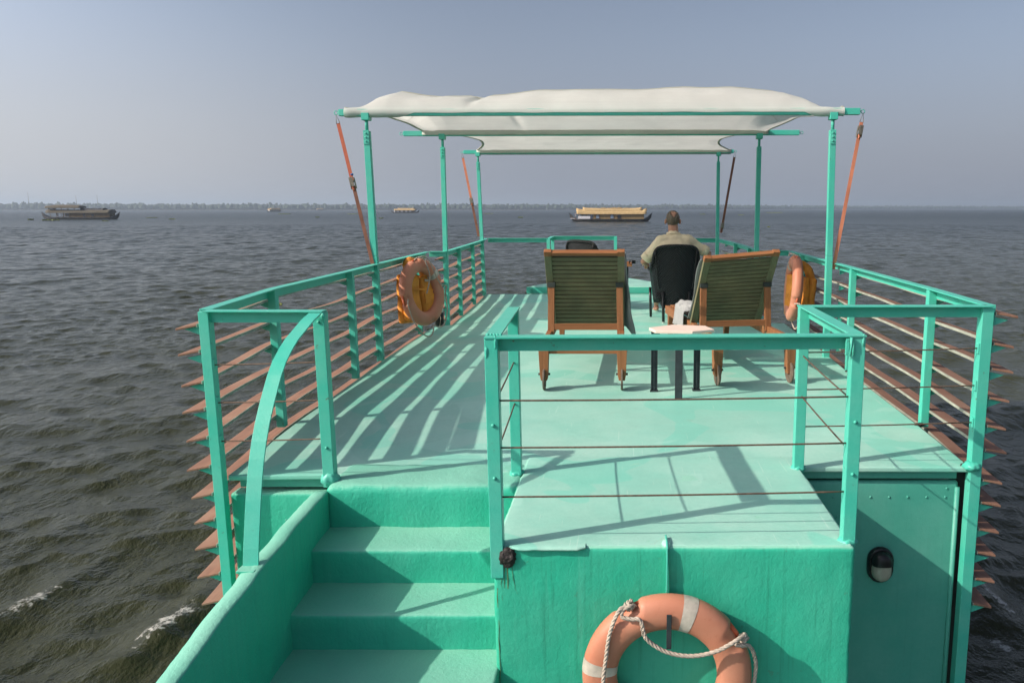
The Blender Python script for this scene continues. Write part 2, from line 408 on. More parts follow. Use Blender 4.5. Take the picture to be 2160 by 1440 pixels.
def tag(o, label=None, cat=None, group=None, kind=None):
    if label: o['label'] = label
    if cat: o['category'] = cat
    if group: o['group'] = group
    if kind: o['kind'] = kind
    return o
def thing(name, label, cat, loc=(0, 0, 0), rz=0, group=None):
    o = bpy.data.objects.new(name, None); COL.objects.link(o); o.empty_display_size = .2
    o.location = loc; o.rotation_euler = (0, 0, rz); return tag(o, label, cat, group)
def copy_tree(o, parent=None):
    c = o.copy(); COL.objects.link(c)
    if parent is not None: c.parent = parent
    for ch in list(o.children): copy_tree(ch, c)
    return c
def interp(path, Y):
    """x on a plan polyline at Y"""
    ys = [p[1] for p in path]; xs = [p[0] for p in path]; return float(np.interp(Y, ys, xs))
def smooth_path(pts, n):
    """Catmull-Rom through pts"""
    P = [Vector(p) for p in pts]; P = [P[0] * 2 - P[1]] + P + [P[-1] * 2 - P[-2]]; out = []
    for i in range(1, len(P) - 2):
        for k in range(n):
            t = k / n; a, b, c, d = P[i - 1:i + 3]
            out.append(.5 * ((2 * b) + (c - a) * t + (2 * a - 5 * b + 4 * c - d) * t * t + (3 * b - a - 3 * c + d) * t ** 3))
    out.append(P[-2]); return out
def rope_mb(pts, rad, n=10, pitch=None, closed=False, strands=3):
    """laid rope: helical strands"""
    path = smooth_path(pts, n) if n else [Vector(p) for p in pts]
    # resample evenly
    seg = [0]
    for i in range(1, len(path)): seg.append(seg[-1] + (path[i] - path[i - 1]).length)
    pitch = pitch or rad * 7; step = pitch / 7; m = max(8, int(seg[-1] / step)); rs = []
    for k in range(m + 1):
        s_ = seg[-1] * k / m; j = min(max(int(np.searchsorted(seg, s_)), 1), len(path) - 1)
        f = (s_ - seg[j - 1]) / max(1e-9, seg[j] - seg[j - 1]); rs.append(path[j - 1].lerp(path[j], f))
    mb = MB()
    nrm = None; frames = []
    for i, p in enumerate(rs):
        d = (rs[min(i + 1, m)] - rs[max(i - 1, 0)]).normalized()
        if nrm is None: nrm = d.orthogonal().normalized()
        nrm = (nrm - d * nrm.dot(d)).normalized(); frames.append((p, nrm.copy(), d.cross(nrm)))
    for k in range(strands):
        pts2 = []
        for i, (p, a, b) in enumerate(frames):
            t = 2 * math.pi * (k / strands + i * step / pitch)
            pts2.append(p + (a * math.cos(t) + b * math.sin(t)) * rad * .48)
        mb.tube(pts2, rad * .56, 6)
    return mb

# ================================================================== WATER, SHORE
def build_water():
    fine = np.arange(-42, 31, .10); coarse = np.concatenate([np.arange(31, 318, 3.5)])
    az = np.radians(np.concatenate([fine, coarse]))
    r = [1.2]
    while r[-1] < 4.5: r.append(r[-1] * 1.02)
    while r[-1] < 26: r.append(r[-1] * 1.0048)
    while r[-1] < 230: r.append(r[-1] * 1.0025)
    while r[-1] < 420: r.append(r[-1] * 1.0045)
    while r[-1] < 6300: r.append(r[-1] * 1.03)
    r = np.array(r); A, RR = np.meshgrid(az, r)
    X = RR * np.sin(A); Yc = RR * np.cos(A); Zc = np.zeros_like(X); DX = np.zeros_like(X); DY = np.zeros_like(X)
    cell = np.maximum(RR * np.radians(.10), RR * np.where(RR < 26, .0050, np.where(RR < 230, .0027, .0048)))
    rng = np.random.default_rng(5)
    for i in range(88):
        lam = .36 * (4.2 / .36) ** (rng.random() ** 1.05); k = 2 * np.pi / lam
        th = R(-62) + rng.normal() * .55           # wind blows towards the right and the viewer
        amp = .0061 * lam ** .62 * (.5 + rng.random())
        ph = rng.random() * 6.283; d = (np.cos(th), np.sin(th))
        fade = np.clip((lam / cell - 2.4) / 3.0, 0, 1)
        # group modulation so the crests break up
        k2 = k * .19; mod = .55 + .45 * np.sin(k2 * (X * d[1] - Yc * d[0]) + ph * 3.1)
        arg = k * (X * d[0] + Yc * d[1]) + ph
        Zc += fade * amp * mod * np.cos(arg); DX -= fade * amp * mod * d[0] * np.sin(arg) * 1.0; DY -= fade * amp * mod * d[1] * np.sin(arg) * 1.0
    # bow-wash ridges beside the hull
    for (cx, cy, ln, ang, h) in ((-6.38, 7.8, 1.2, R(78), .13), (-4.62, 7.35, 1.2, R(82), .15), (-7.6, 9.2, 2.2, R(72), .08), (4.02, 7.6, 1.6, R(98), .11)):
        ca, sa = np.cos(ang), np.sin(ang); u = (X - cx) * ca + (Yc - cy) * sa; v = -(X - cx) * sa + (Yc - cy) * ca
        Zc += h * np.exp(-(u / ln) ** 2 - (v / .26) ** 2)
    X = X + DX; Yc = Yc + DY
    n_r, n_a = X.shape; verts = np.stack([X, Yc, Zc], -1).reshape(-1, 3)
    i = np.arange(n_r - 1)[:, None] * n_a; j = np.arange(n_a)[None, :]; jn = (j + 1) % n_a
    q = np.stack([i + j, i + n_a + j, i + n_a + jn, i + jn], -1).reshape(-1, 4)
    me = bpy.data.meshes.new("water")
    me.vertices.add(len(verts)); me.vertices.foreach_set("co", verts.ravel().astype(np.float32))
    me.loops.add(q.size); me.loops.foreach_set("vertex_index", q[:, ::-1].ravel().astype(np.int32))
    me.polygons.add(len(q)); me.polygons.foreach_set("loop_start", (np.arange(len(q)) * 4).astype(np.int32))
    me.polygons.foreach_set("use_smooth", np.ones(len(q), bool)); me.update(calc_edges=True)
    o = bpy.data.objects.new("water", me); COL.objects.link(o); o.location = (0, 0, WZ); tag(o, kind='structure')
    t = NT('lake_water')
    geo = t.sep(); dist = t.math('SQRT', t.math('ADD', t.math('POWER', geo[0], 2), t.math('POWER', geo[1], 2)))
    rot = (0, 0, R(62))
    n_small = t.noise(1.0, 5, .6, t.mapping((5.2, 3.6, 1), rot))
    n_mid = t.noise(1.0, 5, .6, t.mapping((1.3, .8, 1), rot), .3)
    n_far = t.noise(1.0, 5, .6, t.mapping((.30, .13, 1), rot), .2)
    n_tiny = t.noise(1.0, 4, .6, t.mapping((15, 10, 1), rot)); nb = t.bump(n_tiny, .5, .020); nb = t.bump(n_small, .7, .070, nb); nb = t.bump(n_mid, .55, .17, nb)
    farw = t.n("ShaderNodeMapRange"); farw.inputs[1].default_value = 40; farw.inputs[2].default_value = 180
    t.l(dist, farw.inputs[0])
    b3 = t.n("ShaderNodeBump"); b3.inputs["Distance"].default_value = 2.2; t.l(n_far, b3.inputs["Height"]); t.l(nb, b3.inputs["Normal"])
    t.l(t.math('MULTIPLY', farw.outputs[0], 1.0), b3.inputs["Strength"])
    big = t.noise(.05, 3); c = t.mix(big, (.029, .033, .016), (.040, .043, .021))
    rr = t.n("ShaderNodeMapRange"); rr.inputs[1].default_value = 15; rr.inputs[2].default_value = 400; rr.inputs[3].default_value = .09; rr.inputs[4].default_value = .26
    t.l(dist, rr.inputs[0])
    c = t.mix(farw.outputs[0], c, (.022, .031, .032))
    # foam: worn streaks riding on the wash ridges
    fm = None
    for (cx, cy, ln, wd, ang) in FOAM:
        mp = t.n("ShaderNodeMapping"); mp.vector_type = 'TEXTURE'
        mp.inputs["Location"].default_value = (cx, cy, 0); mp.inputs["Rotation"].default_value = (0, 0, ang); mp.inputs["Scale"].default_value = (ln, wd, 1)
        t.l(t.co, mp.inputs["Vector"]); s = t.sep(mp.outputs[0])
        d2 = t.math('SUBTRACT', 1.0, t.math('ADD', t.math('POWER', s[0], 2), t.math('POWER', s[1], 2)))
        d2 = t.math('MAXIMUM', d2, 0.0); fm = d2 if fm is None else t.math('MAXIMUM', fm, d2)
    fn = t.noise(13, 7, .75)
    ff = t.ramp(t.math('ADD', t.math('MULTIPLY', fm, .34), fn), [(.78, 0.0), (.90, .85)])
    ff = t.math('MULTIPLY', ff, t.ramp(fm, [(0.0, 0.0), (.25, 1.0)]))
    c = t.mix(ff, c, (.50, .50, .47))
    rgh = t.math('MAXIMUM', rr.outputs[0], t.math('MULTIPLY', ff, .6))
    sp = t.n('ShaderNodeMapRange'); sp.inputs[1].default_value = 15; sp.inputs[2].default_value = 160; sp.inputs[3].default_value = .27; sp.inputs[4].default_value = .095
    t.l(dist, sp.inputs[0])
    # light and dark of far, unmodelled wave groups put into the specular level
    g1 = t.noise(1.0, 4, .65, t.mapping((.55, .045, 1))); g2 = t.noise(1.0, 3, .6, t.mapping((.12, .012, 1), (0, 0, .1)))
    gm = t.math('ADD', t.math('MULTIPLY', t.ramp(g1, [(.32, 0.0), (.68, 1.0)]), .75), t.math('MULTIPLY', t.ramp(g2, [(.35, 0.0), (.65, 1.0)]), .35))
    gain = t.math('ADD', .45, gm); gain = t.math('ADD', t.math('MULTIPLY', t.math('SUBTRACT', gain, 1.0), farw.outputs[0]), 1.0)
    t.done(c, rgh, b3.outputs[0], t.math('MULTIPLY', sp.outputs[0], gain)); t.b.inputs["IOR"].default_value = 1.33
    me.materials.append(t.m); return o
FOAM = [(-6.30, 7.82, .62, .20, R(78)), (-4.54, 7.30, .72, .20, R(82)), (4.05, 7.9, .75, .10, R(98)), (3.72, 7.1, .35, .12, R(100))]
build_water()

def shore():
    land = MB()
    # far shore line: from left (near) to right (far)
    line = [(-6200, 900), (-2600, 1950), (-1750, 2050), (-900, 2200), (-200, 2450), (300, 2950), (900, 3700), (1900, 4400), (2800, 4700)]
    ln = smooth_path([(x, y, 0) for x, y in line], 8)
    vs = []
    for p in ln: vs += [(p.x, p.y, WZ - .5), (p.x, p.y + 2, WZ + .5), (p.x, p.y + 260, WZ + 1.2)]
    n = len(ln); fs = [(i * 3 + a, i * 3 + 3 + a, i * 3 + 4 + a, i * 3 + 1 + a) for i in range(n - 1) for a in (0, 1)]
    land.add(vs, fs)
    tag(land.build('shore', simple('shore_earth', (.10, .09, .05), .9)), kind='structure')
    tr = MB(); rnd = random.Random(3)
    L = [0]
    for i in range(1, n): L.append(L[-1] + (ln[i] - ln[i - 1]).length)
    ico = bmesh.new(); bmesh.ops.create_icosphere(ico, subdivisions=1, radius=1)
    iv = [v.co.copy() for v in ico.verts]; fi = [[v.index for v in f.verts] for f in ico.faces]; ico.free()
    for k in range(7000):
        s_ = L[-1] * rnd.random(); j = min(max(int(np.searchsorted(L, s_)), 1), n - 1)
        p = ln[j - 1].lerp(ln[j], (s_ - L[j - 1]) / (L[j] - L[j - 1]))
        h = 14.5 + 2.0 * mnoise.noise(Vector((s_ / 420, 0, 0))) + rnd.random() ** 6 * 6
        w = rnd.uniform(3, 6.5); dy = rnd.uniform(6, 90)
        crown = [(w * rnd.uniform(1.2, 1.9), h * .50, h * .42)]
        for _ in range(2): crown.append((w * rnd.uniform(.35, .6), h * .2, h * rnd.uniform(.5, .9)))
        for ci, (cw, ch, cz) in enumerate(crown):
            ox = 0 if ci == 0 else rnd.uniform(-w, w) * .7
            tr.add([(p.x + ox + v.x * cw * rnd.uniform(.7, 1.2), p.y + dy + v.y * cw, max(WZ + .3, WZ + 1 + cz + v.z * ch * rnd.uniform(.75, 1.3))) for v in iv], fi)
        tr.add([(p.x - .3, p.y + dy, WZ + .5), (p.x + .3, p.y + dy, WZ + .5), (p.x, p.y + dy + .3, WZ + .5), (p.x, p.y + dy, WZ + h * .7)], [(0, 1, 3), (1, 2, 3), (2, 0, 3)])
    o = tr.build('far_shore_trees', simple('far_foliage', (.03, .05, .028), .8, .5, .08))
    tag(o, 'low dark line of trees along the far lake shore', 'trees', kind='stuff')
    for (x, y, h) in ((-1560, 2065, 46), (-1405, 2105, 40), (-1455, 2095, 38)):
        m = MB().bar((0, 0, 0), (0, 0, h), 1.4, 1.4, w2=.5, h2=.5).build('radio_mast', M['steel'])
        m.location = (x, y + 40, WZ + 1)
        tag(m, 'thin radio mast rising above the far tree line at left', 'mast', 'masts on the far shore')
shore()

# ================================================================== THE BOAT WE STAND ON
boat = thing('tour_boat', 'mint green upper deck of a boat with a stair well, rear box and bow step', 'boat', (-.1, 8.5, WZ))
RAILZ = .955
LP = [(-2.275, 4.28), (-2.40, 5.4), (-2.41, 7.0), (-2.44, 7.9), (-2.47, 10.1)]        # left rail in plan, rear bay
LP2 = [(-2.26, 10.2), (-2.31, 11.4), (-2.37, 12.8), (-2.44, 14.1), (-2.50, 14.7)]
RP = [(2.10, 4.45), (2.14, 5.4), (2.165, 7.3), (2.18, 8.1), (2.21, 10.35)]
RP2 = [(1.80, 10.3), (1.84, 11.5), (1.84, 12.6), (1.80, 13.8), (1.78, 14.6)]
def bb(o): return o
# deck slab
def deck_edge(path, dx): return [(x + dx, y) for x, y in path]
dl = [(-2.245, 4.30), (-2.31, 5.4), (-2.36, 7.0), (-2.40, 7.9), (-2.42, 10.1), (-2.22, 10.2), (-2.27, 11.4), (-2.33, 12.8), (-2.41, 13.95)]
dr = [(2.06, 4.445), (2.09, 5.4), (2.12, 7.3), (2.15, 8.1), (2.17, 10.35), (1.78, 10.4), (1.82, 11.5), (1.82, 12.6), (1.78, 13.95)]
poly = dl + list(reversed(dr)) + [(1.06, 4.45), (-.55, 4.36)]
def slab(mb, poly, z0, z1):
    n = len(poly); mb.add([(x, y, z0) for x, y in poly] + [(x, y, z1) for x, y in poly],
        [tuple(reversed(range(n))) if False else tuple(range(n)), tuple(reversed(range(n, 2 * n)))] + [(i, i + n, (i + 1) % n + n, (i + 1) % n) for i in range(n)]); return mb
slab(MB(), poly, -.032, 0.0).build('deck', M['deck'], boat, .008, True, True)
# rear edge channels under the deck lip
MB().box((-2.2, 4.345, -.085), (-1.66, 4.40, -.033)).build('edge_channel', M['panel'], boat, .004, True)
MB().box((1.07, 4.49, -.085), (2.0, 4.56, -.033)).build('edge_channel', M['panel'], boat, .004, True)
# landing at the stair head, box under the look-out platform
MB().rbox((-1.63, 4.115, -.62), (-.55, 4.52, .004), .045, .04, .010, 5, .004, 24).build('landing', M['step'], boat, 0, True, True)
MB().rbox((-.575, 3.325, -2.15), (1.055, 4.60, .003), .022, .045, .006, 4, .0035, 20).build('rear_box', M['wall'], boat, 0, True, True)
MB().rbox((-.562, 3.345, -.02), (1.040, 4.62, .007), .006, .05, .0015, 5).build('platform_top', M['deck'], boat, 0, True, True)
# torn lip of the platform skin with its shadow gap
tl = MB(); xs = np.linspace(-.50, -.16, 40)
up_ = []
for k, x in enumerate(xs):
    e = min(1, k / 5, (39 - k) / 4); up_.append((x, 3.320 - e * (.014 + .004 * mnoise.noise(Vector((x * 16, 2, 0)))), .003 - e * (.004 + .003 * mnoise.noise(Vector((x * 22, 5, 0))))))
tl.add([(x, 3.36, .0095) for x in xs] + [(x, 3.33, .0098) for x in xs] + [(x, y, z + .004) for x, y, z in up_] + [(x, y + .001, z - .003) for x, y, z in up_] + [(x, 3.36, .004) for x in xs],
       [(r_ * 40 + i, r_ * 40 + i + 1, (r_ + 1) * 40 + i + 1, (r_ + 1) * 40 + i) for r_ in range(4) for i in range(39)], True)
tl.build('loose_skin_lip', M['deck'], boat, 0, True)
# steps
for (y0, y1, zt) in ((3.81, 4.17, -.232), (3.48, 3.86, -.409), (3.13, 3.53, -.585), (2.79, 3.18, -.76), (2.45, 2.84, -.935), (2.11, 2.5, -1.11), (1.77, 2.16, -1.285), (1.43, 1.82, -1.46), (1.09, 1.48, -1.635), (.75, 1.14, -1.81), (.41, .8, -1.985)):
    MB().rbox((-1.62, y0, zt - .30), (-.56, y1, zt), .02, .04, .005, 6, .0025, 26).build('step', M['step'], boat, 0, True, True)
# stair parapet wall (nearly level top)
pp = MB(); prof = []
ny = 110; rows = []
for i in range(ny + 1):
    y = 4.125 - 2.9 * i / ny; t_ = .086; xin = -1.605 + .035 * min(1, (4.12 - y) / .8) + .005 * mnoise.noise(Vector((0, y * 5, 0))) + .003 * mnoise.noise(Vector((0, y * 19, 0)))
    zt = float(np.interp(y, [1.2, 2.0, 2.6, 3.22, 3.9, 4.13], [-.45, -.26, -.140, -.050, -.020, -.028])) + .007 * mnoise.noise(Vector((3, y * 4, 0))) + .003 * mnoise.noise(Vector((3, y * 17, 0)))
    rows.append([(xin, y, -2.2), (xin, y, -.9), (xin, y, zt - .014), (xin - .003, y, zt - .005), (xin - .010, y, zt), (xin - t_ * .5, y, zt + .001), (xin - t_ + .010, y, zt - .004), (xin - t_ + .002, y, zt - .010), (xin - t_, y, zt - .022), (xin - t_, y, -.9), (xin - t_, y, -2.2)])
k_ = len(rows[0])
pp.add([v for r_ in rows for v in r_], [(i * k_ + a, (i + 1) * k_ + a, (i + 1) * k_ + a + 1, i * k_ + a + 1) for i in range(ny) for a in range(k_ - 1)] + [tuple(range(k_)), tuple(reversed(range(ny * k_, ny * k_ + k_)))], True)
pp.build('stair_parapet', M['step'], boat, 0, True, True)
# rear bulkhead panels
MB().rbox((1.03, 4.50, -2.2), (2.022, 4.56, -.105), .022, .06).build('rear_panel', M['panel'], boat, 0, True, True)
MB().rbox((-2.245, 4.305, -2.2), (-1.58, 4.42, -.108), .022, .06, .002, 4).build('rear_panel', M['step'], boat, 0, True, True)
MB().tube([(2.018, 4.495, -2.0), (2.016, 4.497, -1.0), (2.012, 4.498, -.14)], .015, 8).build('panel_edge_tube', M['panel'], boat, 0, True)
for x, z, y in [(1.16 + k * .112, -.205, 4.499) for k in range(8)] + [(1.42, -.33, 4.499), (1.30, -.33, 4.499), (1.95, -.15, 4.499), (-1.93, -.27, 4.304), (-1.83, -.28, 4.304)]:
    MB().ball((x, y, z), (.008, .005, .008), 8, 5).build('rivet', M['panel'], boat, 0, True)
MB().box((1.99, 4.562, -2.2), (2.09, 4.572, -.05)).build('gap_shade_strip', M['gap'], boat, 0, True)  # added near-black strip, shade of the open gap put into its colour
# hull and cabin below
hl = [(x + .09, y) for x, y in LP] + [(-2.15, 10.6), (-2.2, 12.6), (-2.25, 14.0), (-1.35, 15.7), (-.46, 17.0), (.4, 15.7), (1.6, 14.0), (1.7, 12.6), (1.70, 10.7), (2.07, 10.5)] + [(x - .09, y) for x, y in reversed(RP[:-1])]
slab(MB(), [(x, y + .13) for x, y in hl], WZ - .4, -.13).build('cabin_hull', M['panel'], boat, .01, True, True)
MB().box((-2.15, -3.0, WZ - .3), (1.98, 4.45, -2.2)).build('aft_deck', M['deck'], boat, .01, True)
# bow step (raised foredeck)
bw = [(-1.70, 14.15), (1.14, 14.15), (.35, 15.6), (-.36, 16.9), (-1.0, 15.6)]
slab(MB(), bw, -.14, .115).build('bow_step', M['deck'], boat, .012, True, True)
MB().box((-1.705, 14.143, -.002), (1.145, 14.149, .103)).build('bow_step_riser', M['metal'], boat, 0, True)
MB().cyl((-1.62, 14.10, .07), (-1.62, 14.15, .07), .016, 10).build('bow_step_bolt', M['metal'], boat, 0, True)
MB().cyl((-1.61, 14.12, .0), (-1.61, 14.12, .07), .010, 8).build('bow_step_bolt', M['metal'], boat, 0, True)
# tar lump and rust tears at the box corner
tar = bmesh.new(); bmesh.ops.create_icosphere(tar, subdivisions=4, radius=1)
mb = MB(); vs = []
for v in tar.verts:
    n = v.co; q = Vector((n.x * .040, n.y * .016, n.z * .046)) * (1 + .28 * mnoise.noise(n * 1.7) + .16 * mnoise.noise(n * 4.5))
    vs.append((q.x - .508, q.y + 3.322, q.z - .040))
mb.add(vs, [[v.index for v in f.verts] for f in tar.faces], True); tar.free()
mb.build('tar_patch', M['tar'], boat, 0, True)
for x, y, s in ((2.065, 4.47, .05), (2.10, 5.36, .035), (2.13, 7.2, .035)):
    mb = MB(); b2 = bmesh.new(); bmesh.ops.create_icosphere(b2, subdivisions=3, radius=1)
    mb.add([(x + v.co.x * s * (1 + .5 * mnoise.noise(v.co * 2)), y + v.co.y * s * .6, .004 + v.co.z * s * .35 * (1 + .5 * mnoise.noise(v.co * 3))) for v in b2.verts], [[v.index for v in f.verts] for f in b2.faces], True); b2.free()
    mb.build('tar_patch', M['tar'], boat, 0, True)
st = MB(); rs = random.Random(9)
for x0, w, z0, z1 in ((-.558, .0035, -.19, -.70), (-.512, .004, -.08, -.42), (-.526, .002, -.08, -.33), (-.540, .0015, -.1, -.28), (-.490, .0015, -.08, -.22)):
    pts = [(x0 + .006 * mnoise.noise(Vector((x0 * 90, k * .7, 0))) + .02 * (k / 10) ** 2 * (x0 > -.52), 3.3235, z0 + (z1 - z0) * k / 10) for k in range(11)]
    vs = []
    for k, p in enumerate(pts): ww = w * (1 - .6 * k / 10) * rs.uniform(.7, 1.2); vs += [(p[0] - ww / 2, p[1] - .0005, p[2]), (p[0] + ww / 2, p[1] - .0005, p[2]), (p[0] + ww / 2, p[1] + .004, p[2]), (p[0] - ww / 2, p[1] + .004, p[2])]
    st.add(vs, [(k * 4 + a, k * 4 + 4 + a, k * 4 + 4 + (a + 1) % 4, k * 4 + (a + 1) % 4) for k in range(10) for a in range(4)])
st.build('rust_tears', simple('rust_tears', (.12, .17, .06), .7, .4, 40), boat, 0, True)
# hook strap that carries the life ring: comes over the edge, hangs down the wall, turns forward and up
hk = MB()
hk.sweep([(.206, 3.42, .012), (.206, 3.35, .016), (.206, 3.312, .005), (.206, 3.308, -.05), (.206, 3.308, -.345), (.207, 3.295, -.358), (.21, 3.175, -.358)],
         [(-.012, -.004), (.012, -.004), (.012, .004), (-.012, .004)], (1, 0, 0))
hk.v = [v for v in hk.v]
hk.build('ring_hook', M['metal'], boat, .002, True)
MB().box((.198, 3.164, -.395), (.220, 3.172, -.235)).build('hook_tip', M['iron'], boat, .002, True)
MB().ball((.206, 3.36, .006), (.022, .035, .018), 14, 8).build('hook_weld', M['deck'], boat, 0, True)

# ------------------------------------------------------------------ railings
PW = .056
T_TOP = [(-.034, -.004), (.034, -.004), (.034, .004), (-.034, .004)]
def post_mb(p, z0, z1, w=PW, lean=(0, 0)):
    return MB().bar((p[0], p[1], z0), (p[0] + lean[0], p[1] + lean[1], z1), w, w, up=(0, 1, 0))
def rail_parts(path, parent, z=RAILZ, inner=1, name='top_rail', drop=.062, off=.0):
    """painted angle rail: flat top plate and a web set back on its outer edge"""
    P = [(x, y, z) for x, y in path]
    mb = MB(); mb.sweep(P, T_TOP)
    mb.sweep([(x, y, z - .004 - drop / 2) for x, y in path], [(off - .004, -drop / 2), (off + .004, -drop / 2), (off + .004, drop / 2 - .001), (off - .004, drop / 2 - .001)])
    return mb.build(name, M['metal'], parent, .0015, True)
def bolts(parent, pts, nrm=(0, -1, 0), r=.009):
    n = Vector(nrm)
    for p in pts: p = Vector(p); MB().cyl(p, p + n * .008, r, 8, r * .75).build('bolt', M['metal'], parent, 0, True)
def cable(parent, p, q, sag=.004, r=.0042):
    p, q = Vector(p), Vector(q)
    pts = [p.lerp(q, k / 16) + Vector((0, 0, -sag * 4 * (k / 16) * (1 - k / 16))) for k in range(17)]
    return MB().tube(pts, r, 7).build('cable', M['cable'], parent, 0, True)

SLZ = [.885 - .16 * k for k in range(12)]
def slat_row(parent, path, z, side, y0, y1, seed):
    """one tilted board hung outside the posts, with the paler trim on its inner edge; side -1 = left"""
    rnd = random.Random(seed); n = max(8, int((y1 - y0) / .18)); pts = []
    a1, a2, a3 = rnd.uniform(0, 6), rnd.uniform(0, 6), rnd.uniform(.006, .013)
    for k in range(n + 1):
        y = y0 + (y1 - y0) * k / n
        pts.append((interp(path, y) + side * .033, y, z + a3 * math.sin(y * 1.5 + a1) + .005 * math.sin(y * 3.7 + a2)))
    wd = .112 + rnd.uniform(-.006, .01); dz = -.022; s = -side    # profile side axis points to +x for d=+y
    def P(a, b): return (side * a, b)
    prof = [P(0, 0), P(wd, dz), P(wd, dz - .013), P(0, -.013)]
    if side < 0: prof = prof[::-1]
    o = MB().sweep(pts, prof).build('slat', M['slat'], parent, .0025, True)
    e = [P(-.005, .001), P(.0005, .001), P(.0005, -.016), P(-.005, -.016)]
    if side < 0: e = e[::-1]
    MB().sweep(pts, e).build('edging', M['edging'], o, 0, True)
    return o
def gusset(parent, x, y, z, side, dark=False):
    a = side * .030
    pts = [(x + a, z - .016), (x + a + side * .082, z - .034), (x + a, z - .066)]
    if side > 0: pts = pts[::-1]
    return MB().prism(pts, 'y', y - .004, y + .004).build('bracket', M['metal'], parent, 0, True)

left = thing('side_railing', 'green slatted railing along the left deck edge with arched stair handrail', 'railing', (-2.3, 4.28, 0))
right = thing('side_railing', 'green slatted railing along the right deck edge, sunlit on its inner side', 'railing', (2.1, 4.45, 0))
# left
rail_parts(LP, left, off=-.03); rail_parts([(LP[-1][0] + .01, 10.14), (-2.25, 10.16)], left); rail_parts(LP2, left, off=-.03)
rail_parts([(-2.25, 4.225), (-1.60, 4.215)], left, off=-.02)
LPOST = [4.245, 5.4, 7.0, 9.55, 11.25, 12.6]
for y in LPOST:
    pth = LP if y < 10.15 else LP2; x = interp(pth, y)
    post_mb((x + (.0 if y > 4.3 else .015), y), (-.02 if y > 4.3 else -2.3), RAILZ - .004, PW if y < 8 else .05).build('post', M['metal'], left, .003, True)
post_mb((-1.625, 4.215), -.03, RAILZ - .005, .062).build('post', M['metal'], left, .003, True)
for y in LPOST + [7.86, 10.2, 13.9]:
    pth = LP if y < 10.15 else LP2
    for k in range(12 if y < 4.3 else 6):
        gusset(left, interp(pth, y), y + (.0 if y > 4.3 else .012), SLZ[k], -1)
for k in range(12):
    slat_row(left, LP, SLZ[k], -1, 4.228, 10.12, k)
    slat_row(left, LP2, SLZ[k], -1, 10.17, 14.35, 40 + k)
for z in (.665, .452, .232): cable(left, (-2.24, 4.235, z - .01), (-1.65, 4.215, z + .01), .002, .004)
bolts(left, [(-1.625, 4.184, .90), (-1.625, 4.184, .2)])
for z in (.665, .452, .232): MB().box((-2.235, 4.22, z - .035), (-2.226, 4.25, z + .025)).build('cable_plate', M['metal'], left, .002, True)
arc = [(4.165, .948), (4.06, .925), (3.963, .893), (3.86, .86), (3.779, .822), (3.70, .775), (3.64, .722), (3.585, .66), (3.534, .60), (3.48, .53), (3.436, .46), (3.40, .39), (3.368, .315), (3.335, .22), (3.305, .12), (3.275, .02), (3.256, -.058)]
MB().sweep([(-1.632 - .006 * math.sin(i / 16 * 3.14), y, z) for i, (y, z) in enumerate(arc)], [(-.034, -.004), (.034, -.004), (.034, .004), (-.034, .004)]).build('handrail', M['metal'], left, .0015, True)
MB().box((-1.672, 3.20, -.062), (-1.592, 3.262, -.050)).build('handrail_foot', M['step'], left, .003, True)
# right
rail_parts(RP, right, off=.03); rail_parts([(2.20, 10.38), (1.82, 10.36)], right); rail_parts(RP2, right, off=.03)
rail_parts([(1.06, 4.43), (2.09, 4.44)], right, off=-.02)
RPOST = [4.455, 5.4, 7.35, 9.6, 11.3, 12.7]
for y in RPOST:
    pth = RP if y < 10.3 else RP2; x = interp(pth, y)
    post_mb((x - (.018 if y < 4.5 else 0), y), (-.02 if y > 4.5 else -2.3), RAILZ - .004, PW if y > 4.5 else .066, (.0, 0)).build('post', M['metal'], right, .003, True)
for y in RPOST + [7.95, 10.4, 13.9]:
    pth = RP if y < 10.35 else RP2
    for k in range(12 if y < 4.5 else 6): gusset(right, interp(pth, y), y, SLZ[k] + .022, 1)
for k in range(12):
    slat_row(right, RP, SLZ[k] + .022, 1, 4.43, 10.3, 80 + k)
    slat_row(right, RP2, SLZ[k] + .022, 1, 10.45, 14.35, 120 + k)
for z in (.70, .482, .262): cable(right, (1.07, 4.435, z - .012), (2.05, 4.44, z + .012), .003, .004)
for z in (.712, .494, .274): MB().box((2.040, 4.425, z - .03), (2.050, 4.455, z + .03)).build('cable_plate', M['metal'], right, .002, True)

plat = thing('platform_railing', 'open green guard rail around the raised look-out corner behind the loungers', 'railing', (.24, 3.85, 0))
FL, FR, RL, RR = (-.557, 3.346), (1.035, 3.40), (-.598, 4.33), (1.035, 4.42)
for p in (FL, FR): post_mb(p, -.14 if p is FL else -.03, RAILZ - .005, .058).build('post', M['metal'], plat, .003, True)
post_mb(RL, -.02, RAILZ - .005, .058).build('post', M['metal'], plat, .003, True)
post_mb(RR, -.02, RAILZ - .005, .058).build('post', M['metal'], plat, .003, True)
rail_parts([(FL[0] - .03, FL[1] - .0), (FR[0] + .03, FR[1])], plat, off=-.024)
rail_parts([(FL[0], FL[1] + .036), (RL[0], RL[1] + .03)], plat, z=RAILZ + .0015, off=-.026)
rail_parts([(FR[0], FR[1] + .036), (RR[0], RR[1] + .03)], plat, z=RAILZ + .0015, off=.026)
for z in (.675, .462, .235): cable(plat, (FL[0] + .02, FL[1] - .005, z), (FR[0] - .02, FR[1] - .005, z + .005))
for z in (.655, .42):
    cable(plat, (FL[0], FL[1] + .02, z), (RL[0], RL[1] - .02, z)); cable(plat, (FR[0], FR[1] + .02, z), (RR[0], RR[1] - .02, z + .02))
bolts(plat, [(FL[0], FL[1] - .029, .57), (FL[0], FL[1] - .029, .33), (FR[0], FR[1] - .029, .57), (FR[0], FR[1] - .029, .33)])
